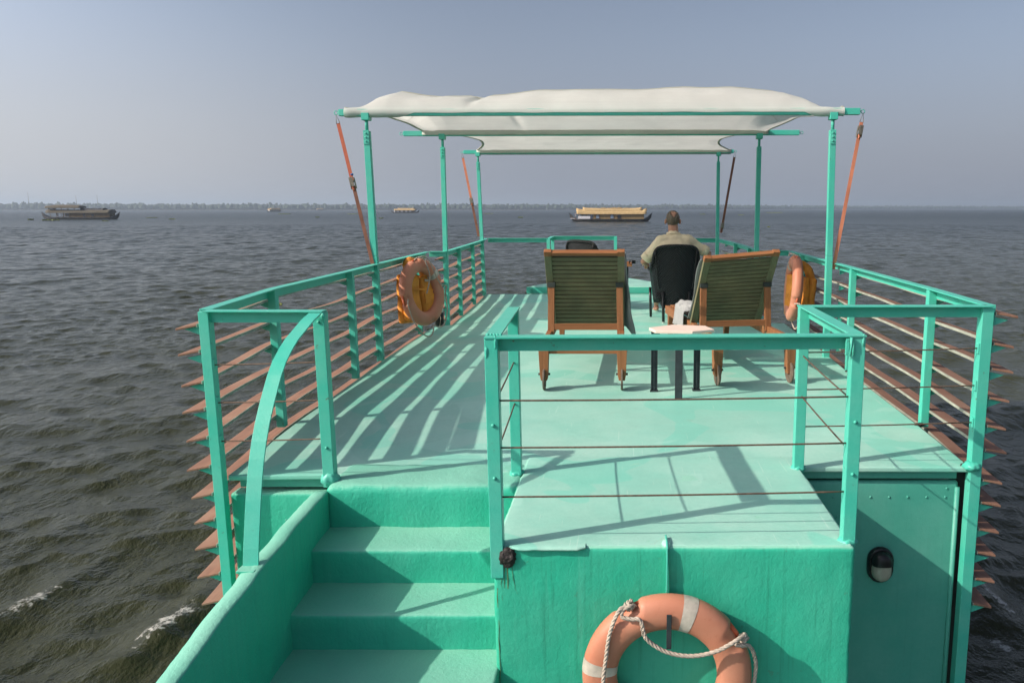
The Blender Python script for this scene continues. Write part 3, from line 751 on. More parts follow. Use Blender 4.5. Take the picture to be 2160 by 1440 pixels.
MB().tube([(FR[0] - .037, FR[1] - .04, .95), (FR[0] - .036, FR[1] - .043, .91), (FR[0] - .045, FR[1] - .042, .87)], [.007, .006, .008], 6).build('wire_end', M['metal'], plat, 0, True)
MB().box((FR[0] - .058, FR[1] - .034, .87), (FR[0] - .042, FR[1] - .02, .945)).build('gate_latch', M['metal'], plat, .002, True)
mb = MB()
for k in range(5): mb.ball((FL[0] - .022 + k * .014, FL[1] + .03, RAILZ + .005), .006, 8, 5)
mb.build('weld_bead', M['metal'], plat, 0, True)

def weld(parent, x, y, z, r, h):
    mb = MB(); b2 = bmesh.new(); bmesh.ops.create_icosphere(b2, subdivisions=3, radius=1)
    mb.add([(x + v.co.x * r * (1 + .35 * mnoise.noise(v.co * 2.3 + Vector((x, y, 0)))), y + v.co.y * r * (1 + .35 * mnoise.noise(v.co * 2.1)), z + v.co.z * h * (1 + .5 * mnoise.noise(v.co * 3 + Vector((0, x, y))))) for v in b2.verts], [[v.index for v in f.verts] for f in b2.faces], True); b2.free()
    return mb.build('weld', M['metal'], parent, 0, True)
for p in (FR, RL, RR): weld(plat, p[0], p[1], .005, .043, .022)
for p in (FL, FR):
    for q in (-1, 1): weld(plat, p[0] + q * .02, p[1] - .025, .915 + .02 * q, .008, .03)
weld(left, -1.625, 4.215, .012, .048, .05); weld(left, -1.60, 4.19, .93, .012, .02)
weld(right, 2.06, 4.44, .01, .05, .03)
bowr = thing('bow_railing', 'green tubular rail at the bow, left of the opening, stepping forward in the middle', 'railing', (-1.3, 14.7, 0))
rail_parts([(-2.47, 14.70), (-1.36, 14.70)], bowr, drop=.07, off=-.02)
rail_parts([(-1.34, 14.68), (-1.36, 15.75)], bowr, drop=.07, off=-.02)
rail_parts([(-1.36, 15.78), (-.08, 15.78)], bowr, drop=.07, off=-.02)
for x, y in ((-1.345, 14.70), (-1.36, 15.76), (-.11, 15.77)): post_mb((x, y), -.1, RAILZ - .004, .062).build('post', M['metal'], bowr, .003, True)
bowl = thing('bow_railing', 'short green rail at the bow, just right of the seated man', 'railing', (1.5, 14.6, 0))
rail_parts([(1.12, 14.65), (1.80, 14.65)], bowl, drop=.07, off=-.02)
post_mb((1.13, 14.65), -.1, RAILZ - .004, .06).build('post', M['metal'], bowl, .003, True)

# ================================================================== AWNING
awn = thing('awning', 'white canvas sun awning on six green poles over the forward deck', 'awning', (-.2, 10.7, 0))
BEAM = [(7.9, -2.735, 2.315, 2.415), (10.22, -2.74, 2.245, 2.43), (13.95, -2.72, 1.945, 2.46)]   # y, x0, x1, z
POLES = [((-2.455, 7.9), (-2.475, 7.9)), ((-2.275, 10.22), (-2.255, 10.22)), ((-2.43, 13.95), (-2.475, 13.95)),
         ((2.105, 7.95), (2.06, 7.9)), ((1.775, 10.35), (1.745, 10.22)), ((1.70, 13.95), (1.685, 13.95))]
for i, (y, x0, x1, z) in enumerate(BEAM):
    b = MB().bar((x0, y, z), (x1, y, z + .012), .062, .062).build('beam', M['metal'], awn, .004, True)
    for x in (x0, x1):
        s = -1 if x == x0 else 1; mb = MB(); zz = z + (0 if s < 0 else .012)
        pts = [(x + s * (.014 + .018 + .018 * math.cos(a)), y, zz + .018 * math.sin(a)) for a in np.linspace(0, 2 * math.pi, 13)[:-1]]
        mb.tube(pts, .004, 6, True, (0, 1, 0)); mb.cyl((x, y, zz), (x + s * .016, y, zz), .006, 6)
        e = mb.build('eye_bolt', M['metal'], awn, 0, True)
for i, (f, t) in enumerate(POLES):
    bz = BEAM[i % 3][3] + .006 * (i > 2); w = .062 if i % 3 == 0 else (.058 if i % 3 == 1 else .058)
    top = bz - .17
    p = MB().bar((f[0], f[1], -.03), (f[0] + (t[0] - f[0]) * .42, f[1] + (t[1] - f[1]) * .42, 1.03), w, w, up=(0, 1, 0)).bar((f[0] + (t[0] - f[0]) * .42, f[1] + (t[1] - f[1]) * .42, 1.032), (t[0], t[1], top), w * .96, w * .96, up=(0, 1, 0)).build('pole', M['metal'], awn, .003, True)
    MB().cyl((t[0], t[1], top - .01), (t[0], t[1], bz - .03), .017, 10).build('jack_screw', M['metal'], awn, 0, True)
    MB().box((t[0] - .038, t[1] - .047, bz - .072), (t[0] + .038, t[1] + .047, bz - .004)).build('saddle', M['metal'], awn, .004, True)
    mb = MB().box((t[0] - w * .44, t[1] - w / 2 - .005, top - .13), (t[0] + w * .44, t[1] - w / 2 + .004, top + .004))
    for k in range(3): mb.cyl((t[0] - .004, t[1] - w / 2 - .003, top - .025 - k * .038), (t[0] - .004, t[1] - w / 2 - .014, top - .025 - k * .038), .010, 8)
    mb.build('clamp_plate', M['metal'], awn, .001, True)

def awning_cloth():
    NU = 240; rowsv = []
    bx0 = [-2.68, -2.52, -2.50]; bx1 = [2.16, 1.86, 1.90]
    def xrange(y):
        y1, y2, y3 = BEAM[0][0], BEAM[1][0], BEAM[2][0]
        if y <= y2:
            v = max(0, (y - y1) / (y2 - y1)); b = .10 * math.sin(math.pi * v) ** .9; return bx0[0] + (bx0[1] - bx0[0]) * v + b, bx1[0] + (bx1[1] - bx1[0]) * v - b * .8
        v = (y - y2) / (y3 - y2); b = .42 * math.sin(math.pi * v ** .8); return bx0[1] + (bx0[2] - bx0[1]) * v + b, bx1[1] + (bx1[2] - bx1[1]) * v - b
    A_u = [0, .02, .05, .08, .17, .27, .33, .45, .55, .70, .80, .90, .935, .95, .968, 1.0]
    A_h = [.0, .015, .155, .20, .170, .195, .198, .235, .250, .262, .258, .225, .175, .115, .012, .0]
    z1, z2, z3 = (b[3] for b in BEAM); rb = .040
    rows = []
    def row(fn): rows.append([fn(u) for u in np.linspace(0, 1, NU + 1)])
    def base(u, y): a, b = xrange(y); return a + (b - a) * u
    endw = lambda u: max(0, 1 - min(u, 1 - u) / .16)
    wr = lambda u: .5 * math.sin(u * 95 + 1.5 * math.sin(u * 31)) * endw(u)
    y1, y2, y3 = BEAM[0][0], BEAM[1][0], BEAM[2][0]
    # round beam 1
    for a in (-150, -120, -90, -55, -25, 5, 35, 60, 80):
        def rr_(u, a=a):
            k = min(1, max(0, (u - .08) / .06), max(0, (.97 - u) / .05)); return R(a + (max(a, -4 + a * .02) - a) * k)
        row(lambda u, rr_=rr_: (base(u, y1), y1 - (rb + .004 + .008 * wr(u)) * math.cos(rr_(u)),
            z1 + .012 * u + (rb + .004 + .008 * wr(u)) * math.sin(rr_(u)) + .005 * mnoise.noise(Vector((u * 17, 1, 3)))))
    for k in range(1, 34):
        v = k / 34; y = y1 + (y2 - y1) * v
        def fn(u, v=v, y=y):
            f = math.sin(math.pi * v ** .60) ** .85
            z = z1 + rb + (z2 + .035 - z1 - rb) * v + np.interp(u, A_u, A_h) * f
            z += .012 * math.sin(u * 17 + v * 5) * f + .018 * wr(u) * (1 - v) ** 3 + .006 * math.sin(u * 43 - v * 9) * f
            z += .02 * wr(u) * max(0, v - .8) * 5 * .5
            z += f * (.030 * (.5 - abs(mnoise.noise(Vector((u * 5.5 + v, v * 2.2, 4))))) + .010 * (.4 - abs(mnoise.noise(Vector((u * 14 - v * 3, v * 5, 8))))))
            z -= .045 * f * math.exp(-((u - .245 - .05 * v) / .012) ** 2)
            return (base(u, y), y, z)
        row(fn)
    for k in range(0, 30):
        v = k / 30; y = y2 + (y3 - y2) * v
        def fn(u, v=v, y=y):
            z = z2 + .038 + (z3 - z2) * v + .05 * math.sin(math.pi * v) * (1 - abs(2 * u - 1) ** 3) - .01 + .010 * math.sin(u * 19 + v * 4) * math.sin(math.pi * v)
            z += math.sin(math.pi * v) * .022 * (.4 - abs(mnoise.noise(Vector((u * 7 + v * 2, v * 3, 12)))))
            z += .015 * wr(u) * (max(0, .15 - v) + max(0, v - .85)) * 4
            return (base(u, y), y, z)
        row(fn)
    for a in (70, 30, 0, -40, -80, -120):
        r_ = R(a); row(lambda u, r_=r_: (base(u, y3), y3 + (rb + .008) * math.cos(r_), z3 + .01 * u + (rb + .006 + .004 * wr(u)) * math.sin(r_)))
    n = NU + 1; mb = MB()
    mb.add([p for r_ in rows for p in r_], [(i * n + j, i * n + j + 1, (i + 1) * n + j + 1, (i + 1) * n + j) for i in range(len(rows) - 1) for j in range(NU)], True)
    o = mb.build('canvas', M['canvas'], awn, 0, True)
    for k_, off_ in ((14, .004), (27, .004), (58, .004)):
        pts = [Vector(q) + Vector((0, -.002, off_)) for q in rows[k_][4:-4:3]]
        MB().sweep(pts, [(-.007, -.0015), (.007, -.0015), (.007, .0015), (-.007, .0015)], (0, -.5, 1), False, True).build('seam', M['hem'], o, 0, True)
    for j in (0, NU):
        s = 1 if j == 0 else -1; pts = [Vector(r_[j]) + Vector((s * .012, 0, .004)) for r_ in rows[8:-6]]
        MB().sweep(pts, [(-.014, -.005), (.014, -.005), (.014, .004), (-.014, .004)], (0, 0, 1), False, True).build('hem', M['hem'], o, 0, True)
awning_cloth()
M['sleeve'] = cloth_mat('canvas_sleeve', (.74, .77, .70), .30, 160)
for (y, x0, x1, z), a, b in zip(BEAM[1:], (-2.50, -2.49), (1.85, 1.90)):
    n_ = 70; path = [(a + (b - a) * k / n_, y, z + .012 * (k / n_) + .003 * mnoise.noise(Vector((k * .4, y, 0)))) for k in range(n_ + 1)]
    hw_ = .040; prf = [(-hw_, -.016), (-hw_ + .003, -.019), (hw_ - .003, -.019), (hw_, -.016), (hw_, hw_), (-hw_, hw_)]
    MB().sweep(path, prf, (0, 0, 1), False, True).build('sleeve', M['sleeve'], awn, 0, True)

# ------------------------------------------------------------------ ratchet straps
def strap(p, q, frac, label, m1, m2, wid=.035, ball=False):
    p, q = Vector(p), Vector(q); root = thing('ratchet_strap', label, 'strap', q, 0, 'ratchet straps tying down the awning')
    d = (q - p); a = p + d * .055; r = p + d * frac; nrm = Vector((0, -1, 0)); n2 = d.normalized().cross(nrm).normalized()
    def seg(u, v, m):
        MB().sweep([u, u.lerp(v, .5) + Vector((0, .002, 0)), v], [(-wid / 2, -.0015), (wid / 2, -.0015), (wid / 2, .0015), (-wid / 2, .0015)], (0, -1, .15)).build('webbing', m, root, 0, True)
    seg(a, r, m1); seg(r + d * .03, q, m2)
    hk = MB(); hk.tube([p, a + n2 * wid * .5, a - n2 * wid * .5], .004, 6, True, (0, 1, 0)); hk.build('hook', M['steel'], root, 0, True)
    t = d.normalized(); c = r + d * .015; L = .055; rt = MB()
    for s in (-1, 1): rt.bar(c + n2 * s * (wid / 2 + .006) - t * L, c + n2 * s * (wid / 2 + .006) + t * L, .004, .034, (0, -1, 0))
    rt.cyl(c - n2 * wid * .75 - t * .02, c + n2 * wid * .75 - t * .02, .012, 10); rt.cyl(c - n2 * wid * .7 + t * .03, c + n2 * wid * .7 + t * .03, .009, 10)
    rt.bar(c - t * .06 + Vector((0, -.03, 0)), c + t * .03 + Vector((0, -.03, 0)), wid * 1.1, .006, (0, -1, 0))
    rt.build('ratchet', M['steel'], root, .001, True)
    MB().capsule(c + t * .035 + Vector((0, -.012, 0)), c + t * .06 + Vector((0, -.010, 0)), .014, .011, 8).build('webbing_roll', m1, root, 0, True)
    if ball: MB().ball(c - t * .085 + n2 * -.012, (.016, .014, .012), 10, 6).build('lever_grip', M['blue'], root, 0, True)
strap((-2.76, 7.88, 2.395), (-2.47, 7.86, .93), .43, 'orange ratchet strap with blue grip, at the near left awning pole', M['strap'], M['strap_dark'], ball=True)
strap((2.345, 7.88, 2.41), (2.135, 7.93, .90), .10, 'faded orange ratchet strap at the near right awning pole', M['strap_old'], M['strap_old'])
strap((-2.745, 13.93, 2.44), (-2.50, 13.93, 1.02), .56, 'pale orange ratchet strap at the far left awning pole', M['strap_old'], M['strap_dark'], .04)
strap((1.97, 13.93, 2.45), (1.755, 13.93, 1.08), .90, 'grimy brown ratchet strap at the far right awning pole', M['strap_dark'], M['strap_dark'], .04)

# ================================================================== LIFE RINGS
def ring_mesh(Rm=.302, rx=.078, ry=.060, cuts=()):
    """ring in the local x-z plane, facing -y; cuts = (angle, halfwidth) moulded rope recesses"""
    mb = MB(); N, K = 160, 20; vs = []
    for i in range(N):
        a = 2 * math.pi * i / N
        dep = 0
        for ca, hw in cuts:
            dd = abs((a - ca + math.pi) % (2 * math.pi) - math.pi); dep = max(dep, min(1, max(0, (hw - dd) / (hw * .35))))
        for k in range(K):
            b = 2 * math.pi * k / K; u, w = math.cos(b), math.sin(b)
            u = math.copysign(abs(u) ** .85, u); w = math.copysign(abs(w) ** .85, w)
            rad = Rm + rx * u
            if u > .1: rad -= dep * .024 * (u - .1)
            y = ry * w * (1 - .35 * dep * max(0, u))
            vs.append((rad * math.cos(a), y, rad * math.sin(a)))
    mb.add(vs, [(i * K + k, i * K + (k + 1) % K, ((i + 1) % N) * K + (k + 1) % K, ((i + 1) % N) * K + k) for i in range(N) for k in range(K)], True); return mb
def band_mesh(a, hw, Rm=.302, rx=.0795, ry=.0615):
    mb = MB(); n, K = 8, 20; vs = []
    for i in range(n + 1):
        t = a - hw + 2 * hw * i / n
        for k in range(K):
            b = 2 * math.pi * k / K; u, w = math.cos(b), math.sin(b)
            u = math.copysign(abs(u) ** .85, u); w = math.copysign(abs(w) ** .85, w)
            wob = 1 + .012 * mnoise.noise(Vector((t * 20, b * 2, a)))
            vs.append(((Rm + rx * u * wob) * math.cos(t), ry * w * wob, (Rm + rx * u * wob) * math.sin(t)))
    mb.add(vs, [(i * K + k, i * K + (k + 1) % K, (i + 1) * K + (k + 1) % K, (i + 1) * K + k) for i in range(n) for k in range(K)], True); return mb
def life_ring(label, loc, mat, bands, cuts):
    root = thing('life_ring', label, 'life ring', loc, 0, 'orange life rings on the boat'); root.matrix_world = Matrix.Translation(Vector(loc)) @ mat.to_4x4()
    rg = ring_mesh(cuts=cuts).build('ring', M['ring'], root)
    for a, hw in bands: band_mesh(a, hw).build('band', M['tape'], root)
    for ca, hw in cuts:
        mb = MB(); p0 = Vector((math.cos(ca - hw * .9), 0, math.sin(ca - hw * .9))) * .366; p1 = Vector((math.cos(ca + hw * .9), 0, math.sin(ca + hw * .9))) * .366
        mb.tube([p0, p0.lerp(p1, .5) * 1.01, p1], .011, 8, False, (0, 1, 0)).build('rope_pin', M['recess'], root)
    return root
# big ring hanging on the rear box
big = life_ring('large orange life ring with slack white rope on the rear wall of the box', (.206, 3.237, -.558), Matrix.Identity(3),
                [(R(74), .09), (R(171), .085)], [(R(119), .17), (R(33), .17), (R(214), .17), (R(300), .17)])
A = lambda deg, r, y: (r * math.cos(R(deg)), y, r * math.sin(R(deg)))
rp = rope_mb([A(113, .368, -.02), A(115, .39, -.05), A(120, .392, -.055), A(123, .372, -.066), A(118, .345, -.072), A(112, .325, -.078), (-.10, -.085, .225), (-.03, -.088, .17), (.05, -.09, .145), (.13, -.092, .145), (.21, -.09, .165), (.27, -.085, .195), A(34, .375, -.065), A(31, .40, -.03), A(28, .372, .0), A(31, .345, -.055), A(28, .37, -.06), A(24, .392, -.04), A(16, .40, -.03), A(4, .395, -.02), A(-15, .385, -.02), A(-40, .39, -.02), A(-60, .372, -.02)], .0098)
rp.build('grab_rope', M['rope'], big)
rope_mb([A(117, .395, -.045), A(123, .398, -.06), (-.255, -.068, .235), (-.272, -.072, .12), (-.285, -.075, .0), (-.28, -.072, -.1), A(205, .35, -.07), A(213, .37, -.03), A(235, .39, -.03), A(260, .385, -.03), A(297, .372, -.02)], .0098).build('grab_rope', M['rope'], big)
for dg in (116, 31):
    kn = []
    for k in range(26):
        t = k / 25 * 4 * math.pi; c = Vector(A(dg + (0 if dg > 50 else -1), .385, -.03)); ta = Vector((-math.sin(R(dg)), 0, math.cos(R(dg)))); ra = Vector((math.cos(R(dg)), 0, math.sin(R(dg))))
        kn.append(c + ra * .015 * math.cos(t) + Vector((0, .022 * math.sin(t), 0)) + ta * (k / 25 - .5) * .028)
    rope_mb(kn, .0092, 0).build('rope_knot', M['rope'], big)
def frame(x, z):
    x = Vector(x).normalized(); z = Vector(z); z = (z - x * z.dot(x)).normalized(); y = z.cross(x); return Matrix((x, y, z)).transposed()
# left ring: hangs from the rail, turned towards the stairs
lm = frame((math.cos(R(69)), math.sin(R(69)), .0), (-.19, -.12, 1))
lring = life_ring('orange life ring hanging from the left rail in front of a yellow life jacket', (-2.235, 8.82, .575), lm, [(R(38), .12)], [(R(100), .17), (R(190), .17), (R(10), .17), (R(280), .17)])
rope_mb([A(103, .37, -.02), A(100, .39, -.05), A(88, .36, -.08), (.06, -.09, .2), (.03, -.09, .1), (-.02, -.09, .02), (-.05, -.09, -.02)], .008, 8).build('grab_rope', M['rope'], lring)
rope_mb([A(96, .39, -.05), A(80, .39, -.07), (.13, -.09, .27), (.17, -.1, .15), (.24, -.1, .06), A(3, .40, -.06), A(-4, .42, -.02), A(-15, .46, .0), A(-30, .50, 0), A(-48, .50, -.02), A(-66, .47, -.04), A(-78, .40, -.03)], .008, 8).build('grab_rope', M['rope'], lring)
rope_mb([A(188, .36, -.06), A(194, .40, -.07), A(206, .40, -.06), A(222, .42, -.05), A(240, .47, -.06), A(252, .50, -.06), A(264, .50, -.06), A(274, .44, -.05), A(279, .39, -.02)], .008, 8).build('grab_rope', M['rope'], lring)
rm = frame((.07, .995, 0), (.05, -.03, 1))
rring = life_ring('orange life ring hanging from the right rail behind the tilted lounger, nearly edge-on', (1.975, 9.0, .60), rm, [(R(60), .1)], [(R(100), .17), (R(200), .17), (R(10), .17), (R(280), .17)])
rope_mb([A(203, .36, .02), A(200, .40, -.03), A(207, .42, -.05), A(222, .44, -.05), A(240, .47, -.05), A(258, .46, -.04), A(276, .39, -.02)], .009, 8).build('grab_rope', M['rope'], rring)
rope_mb([A(98, .37, -.02), A(92, .385, .02), A(86, .39, .06), A(82, .37, .075)], .009, 8).build('grab_rope', M['rope'], rring)

def life_jacket(label, loc, mat, sc=1.0):
    root = thing('life_jacket', label, 'life jacket', loc, 0, 'life jackets behind the side life rings'); root.matrix_world = Matrix.Translation(Vector(loc)) @ mat.to_4x4() @ Matrix.Scale(sc, 4)
    for s in (-1, 1):
        mb = MB(); mb.rbox((s * .13 - .115, -.05, -.30), (s * .13 + .115, .05, .20), .045, .03, .022, 5, .006, 16)
        mb.build('front_panel', M['jacket'], root, 0, False, True)
    mb = MB(); mb.rbox((-.24, .055, -.32), (.24, .12, .22), .03, .03, .02, 5, .006, 16); mb.build('back_panel', M['jacket'], root, 0, False, True)
    mb = MB(); mb.tube(smooth_path([(-.13, -.02, .18), (-.12, .03, .30), (0, .08, .36), (.12, .03, .30), (.13, -.02, .18)], 6), .055, 12); mb.build('collar', M['jacket'], root)
    mb = MB(); mb.box((.03, -.062, -.12), (.21, -.048, .0)); mb.build('pocket', M['jacket'], root, .006)
    mb = MB(); mb.box((-.2, -.056, .03), (.2, -.05, .05)); mb.build('belt', M['jacket'], root, .001)
    MB().box((.05, -.062, .13), (.12, -.054, .155)).build('reflector', M['tape'], root, .001)
    return root
life_jacket('yellow orange life jacket wedged behind the left life ring', (-2.285, 8.86, .555), lm @ Matrix.Rotation(.12, 3, 'Y'), 1.02)
life_jacket('yellow orange life jacket hanging behind the right life ring', (2.09, 9.03, .55), frame((-.35, .94, 0), (.05, 0, 1)), .9)
bl = thing('buoy_light', 'small black and white marker light beside the left life ring', 'marker light', (-2.20, 9.45, .10))
MB().lathe([(.001, .0), (.052, .0), (.054, .10), (.050, .16), (.045, .165)], (0, 0, 0), 14).build('battery_case', M['black'], bl)
MB().lathe([(.045, .165), (.05, .17), (.05, .23), (.036, .27), (.03, .30), (.001, .315)], (0, 0, 0), 14).build('lens_cap', M['white'], bl)
MB().tube([(0, -.05, .2), (.03, -.06, .1), (.01, -.05, .0)], .005, 6).build('cord', M['rope'], bl)

# ================================================================== WALL LAMP
wl = thing('wall_lamp', 'black oval bulkhead lamp with frosted lower glass on the rear panel', 'lamp', (1.573, 4.50, -.628))
def oval(w, h, n=10):
    r = w / 2; c = h / 2 - r
    return [(r * math.cos(a), c + r * math.sin(a)) for a in np.linspace(0, math.pi, n)] + [(r * math.cos(a), -c + r * math.sin(a)) for a in np.linspace(math.pi, 2 * math.pi, n)]
def oval_dome(mb, rows):
    vs = []; n = None
    for w, h, y in rows: pr = oval(w, h); n = len(pr); vs += [(x, y, z) for x, z in pr]
    m = len(rows)
    mb.add(vs, [(i * n + k, (i + 1) * n + k, (i + 1) * n + (k + 1) % n, i * n + (k + 1) % n) for i in range(m - 1) for k in range(n)] + [tuple(range((m - 1) * n, m * n))], True); return mb
oval_dome(MB(), [(.155, .222, 0), (.158, .226, -.012), (.152, .220, -.03), (.135, .203, -.036), (.118, .186, -.034)]).build('body', M['black'], wl, .001)
def half_dome(name, mat, rows, zcut, upper):
    d = oval_dome(MB(), rows); bm = bmesh.new(); vv = [bm.verts.new(v) for v in d.v]
    for f in d.f: bm.faces.new([vv[i] for i in f])
    bmesh.ops.recalc_face_normals(bm, faces=bm.faces)
    bmesh.ops.bisect_plane(bm, geom=bm.verts[:] + bm.edges[:] + bm.faces[:], plane_co=(0, 0, zcut), plane_no=(0, 0, 1), clear_inner=upper, clear_outer=not upper)
    bmesh.ops.holes_fill(bm, edges=[e for e in bm.edges if e.is_boundary and abs(e.verts[0].co.z - zcut) < 1e-5 and abs(e.verts[1].co.z - zcut) < 1e-5], sides=0)
    bm.verts.index_update(); m2 = MB().add([v.co.copy() for v in bm.verts], [[v.index for v in f.verts] for f in bm.faces], True); bm.free()
    return m2.build(name, mat, wl, 0, False, False)
half_dome('glass', M['glass_frost'], [(.118, .186, -.033), (.115, .183, -.052), (.104, .172, -.067), (.08, .148, -.078), (.04, .10, -.083), (.01, .06, -.084)], .016, False)
half_dome('hood', M['black'], [(.126, .194, -.034), (.122, .190, -.056), (.110, .178, -.073), (.086, .154, -.085), (.046, .106, -.090), (.012, .07, -.091)], .014, True)
# ================================================================== LOUNGERS
def make_lounger(label, loc, rz, drop=(0, 0)):
    root = thing('lounger', label, 'lounger', loc, rz, 'wooden wheeled sun loungers'); hw = .325
    # base frame
    for s in (-1, 1):
        MB().bar((s * hw, -.09, .365), (s * hw, 1.95, .405), .045, .085).build('side_rail', M['teak'], root, .004)
        lg = MB().prism([(s * hw - .046, .42), (s * hw + .046, .42), (s * hw + .034, .13), (s * hw + .026, .085), (s * hw - .026, .085), (s * hw - .034, .13)] if s > 0 else [(s * hw - .046, .42), (s * hw + .046, .42), (s * hw + .034, .13), (s * hw + .026, .085), (s * hw - .026, .085), (s * hw - .034, .13)], 'y', -.115, -.04)
        leg = lg.build('leg', M['teak'], root, .003)
        MB().lathe([(.001, -.009), (.090, -.009), (.095, -.006), (.095, .006), (.090, .009), (.001, .009)], (s * hw, -.085, .095), 24, 'x', False).build('wheel', M['wheel'], leg)
        mb = MB()
        for q in (-1, 1): mb.cyl((s * hw + q * .033, -.08, .135), (s * hw + q * .05, -.08, .135), .010, 8)
        mb.build('axle_bolt', M['iron'], leg)
        MB().bar((s * (hw - .01), 1.80, .40), (s * (hw - .01), 1.83, .0), .065, .06, (0, 1, 0), .045, .045).build('leg', M['teak'], root, .003)
    MB().bar((-hw + .024, -.07, .345), (hw - .024, -.07, .345), .035, .075).build('cross_rail', M['teakx'], root, .003)
    MB().bar((-hw, 1.93, .405), (hw, 1.93, .405), .045, .08).build('cross_rail', M['teakx'], root, .003)
    for k in range(14):
        y = .83 + k * .078; MB().bar((-hw + .02, y, .445 + (y - .8) * .01), (hw - .02, y, .445 + (y - .8) * .01), .062, .016).build('seat_slat', M['teakx'], root, .002)
    # backrest: leans back towards the wheels
    b0 = Vector((0, .80, .425)); b1 = Vector((0, .33, 1.125)); d = (b1 - b0).normalized(); n = Vector((0, -d.z, d.y)).normalized()   # n points to the rear
    if n.y > 0: n = -n
    def at(t, x=0.0):
        p = b0.lerp(b1, t); w = (x / .32 + 1) / 2; p.z += t * (drop[0] * (1 - w) + drop[1] * w); p.x = x; return p
    for s in (-1, 1):
        x = s * .318
        o = MB().bar(at(-.02, x), at(1.0, x), .062, .04, n).build('back_stile', M['mossyz'], root, .003)
        MB().bar(at(.965, x), at(1.025, x), .066, .046, n).build('end_grain', M['teak'], o, .004)
    MB().bar(at(.995, -.286), at(.995, .286), .05, .032, d).build('back_head_rail', M['teakx'], root, .003)
    rnd = random.Random(int(loc[0] * 100))
    for k in range(17):
        t = .02 + .93 * k / 16.6; w = .038
        MB().bar(at(t, -.288) + Vector((0, rnd.uniform(-.002, .002), 0)), at(t, .288) + Vector((0, rnd.uniform(-.002, .002), 0)), .016, w, d).build('back_slat', M['mossy'], root, .002)
    # prop frame
    hp = at(.585) + n * .028
    for s in (-1, 1):
        pr = MB().bar((s * .305, hp.y - .004, hp.z + .012), (s * .312, .47, .375), .058, .034, (0, 1, 0)).build('prop_leg', M['teak'], root, .003)
        MB().box((s * .305 - .036, hp.y - .03, hp.z - .012), (s * .305 + .036, hp.y + .024, hp.z + .03)).build('hinge', M['gap'], pr, .004)
    MB().bar((-.283, .475, .452), (.283, .475, .452), .03, .056).build('prop_rail', M['teakx'], root, .003)
    return root
lounge = make_lounger('upright slatted wooden lounger with a dark towel over its right side', (-.318, 6.45 + .085, 0), 0)
lounge2 = make_lounger('slatted wooden lounger turned askew, near the right rail, with a pale towel', (1.135, 6.67 + .085, 0), R(9), (-.062, -.015))

def drape(name, label, M_, fn, nu, nv, cat='towel', thick=.009):
    vs = [fn(i / nu, j / nv) for i in range(nu + 1) for j in range(nv + 1)]; m = nv + 1
    mb = MB(); mb.add(vs, [(i * m + j, (i + 1) * m + j, (i + 1) * m + j + 1, i * m + j + 1) for i in range(nu) for j in range(nv)], True)
    o = mb.build(name, M_, None, 0, False, False, [('SOLIDIFY', dict(thickness=thick, offset=1)), ('SUBSURF', dict(levels=1, render_levels=1))])
    if label: tag(o, label, cat)
    return o
def back_pt(t, x, off):   # left lounger local: a point on the front of the backrest
    b0 = Vector((0, .80, .425)); b1 = Vector((0, .33, 1.125)); d = (b1 - b0).normalized(); n = Vector((0, d.z, -d.y)); n = n if n.y > 0 else -n
    return b0.lerp(b1, t) + Vector((x, 0, 0)) + n * off
def towel_left(u, v):      # lies on the front of the back, spills over the right stile and hangs
    # u across: 0 left edge .. 1 hanging hem ; v from head down
    t = 1.0 - .02 - v * 1.05
    if u < .62:
        x = -.352 + u / .62 * (.345 + .352); p = back_pt(t, x, .045 + .006 * math.sin(v * 9 + u * 6))
        if u < .06: p.y -= .02
    else:
        w = (u - .62) / .38; x = .350 + .008 * w + .008 * math.sin(v * 14 + w * 2) * v; p = back_pt(t, x, .040 - .05 * w)
        p.z -= w * (.03 + .07 * v); p.y += .015 * math.sin(v * 11) * w
        p.x += .10 * v ** 1.4 * w
    return (p.x, p.y, p.z)
tw = drape('towel', 'dark slate towel draped over the upright lounger and hanging at its right side', M['towel_dark'], towel_left, 40, 30)
tw.location = lounge.location
def towel_right(u, v):
    t = 1.0 - .06 - v * .93; x = -.362 + u * .64
    p = back_pt(t, x, .046 + .006 * math.sin(v * 12 + u * 4)); p.z -= .062 * t; p.x += .0 if u > .08 else -.012 * math.sin(v * 7) - .012
    if u < .1: p.y -= .03 * (1 - u / .1)
    return (p.x, p.y, p.z)
tw2 = drape('towel', 'pale grey towel spread over the back of the askew lounger', M['towel'], towel_right, 24, 26); tw2.location = lounge2.location; tw2.rotation_euler = lounge2.rotation_euler
def towel_heap(u, v):
    x = -.43 + u * .34; y = .93 + v * .44
    h = .47 + .085 * max(0, 1 - ((u - .5) / .62) ** 2) + .030 * mnoise.noise(Vector((u * 4, v * 4, 1))) + .018 * mnoise.noise(Vector((u * 9 + 3 * v, v * 7, 4)))
    if u < .18: h -= (.18 - u) / .18 * .17; x += (.18 - u) * .22
    if v < .12: h -= (.12 - v) / .12 * .03
    return (x + .02 * mnoise.noise(Vector((v * 6, u * 3, 2))), y + .03 * mnoise.noise(Vector((u * 6, v * 2, 7))), h)
tw3 = drape('towel', 'crumpled white grey towel heaped on the seat edge of the askew lounger', M['towel'], towel_heap, 34, 34); tw3.location = lounge2.location; tw3.rotation_euler = lounge2.rotation_euler

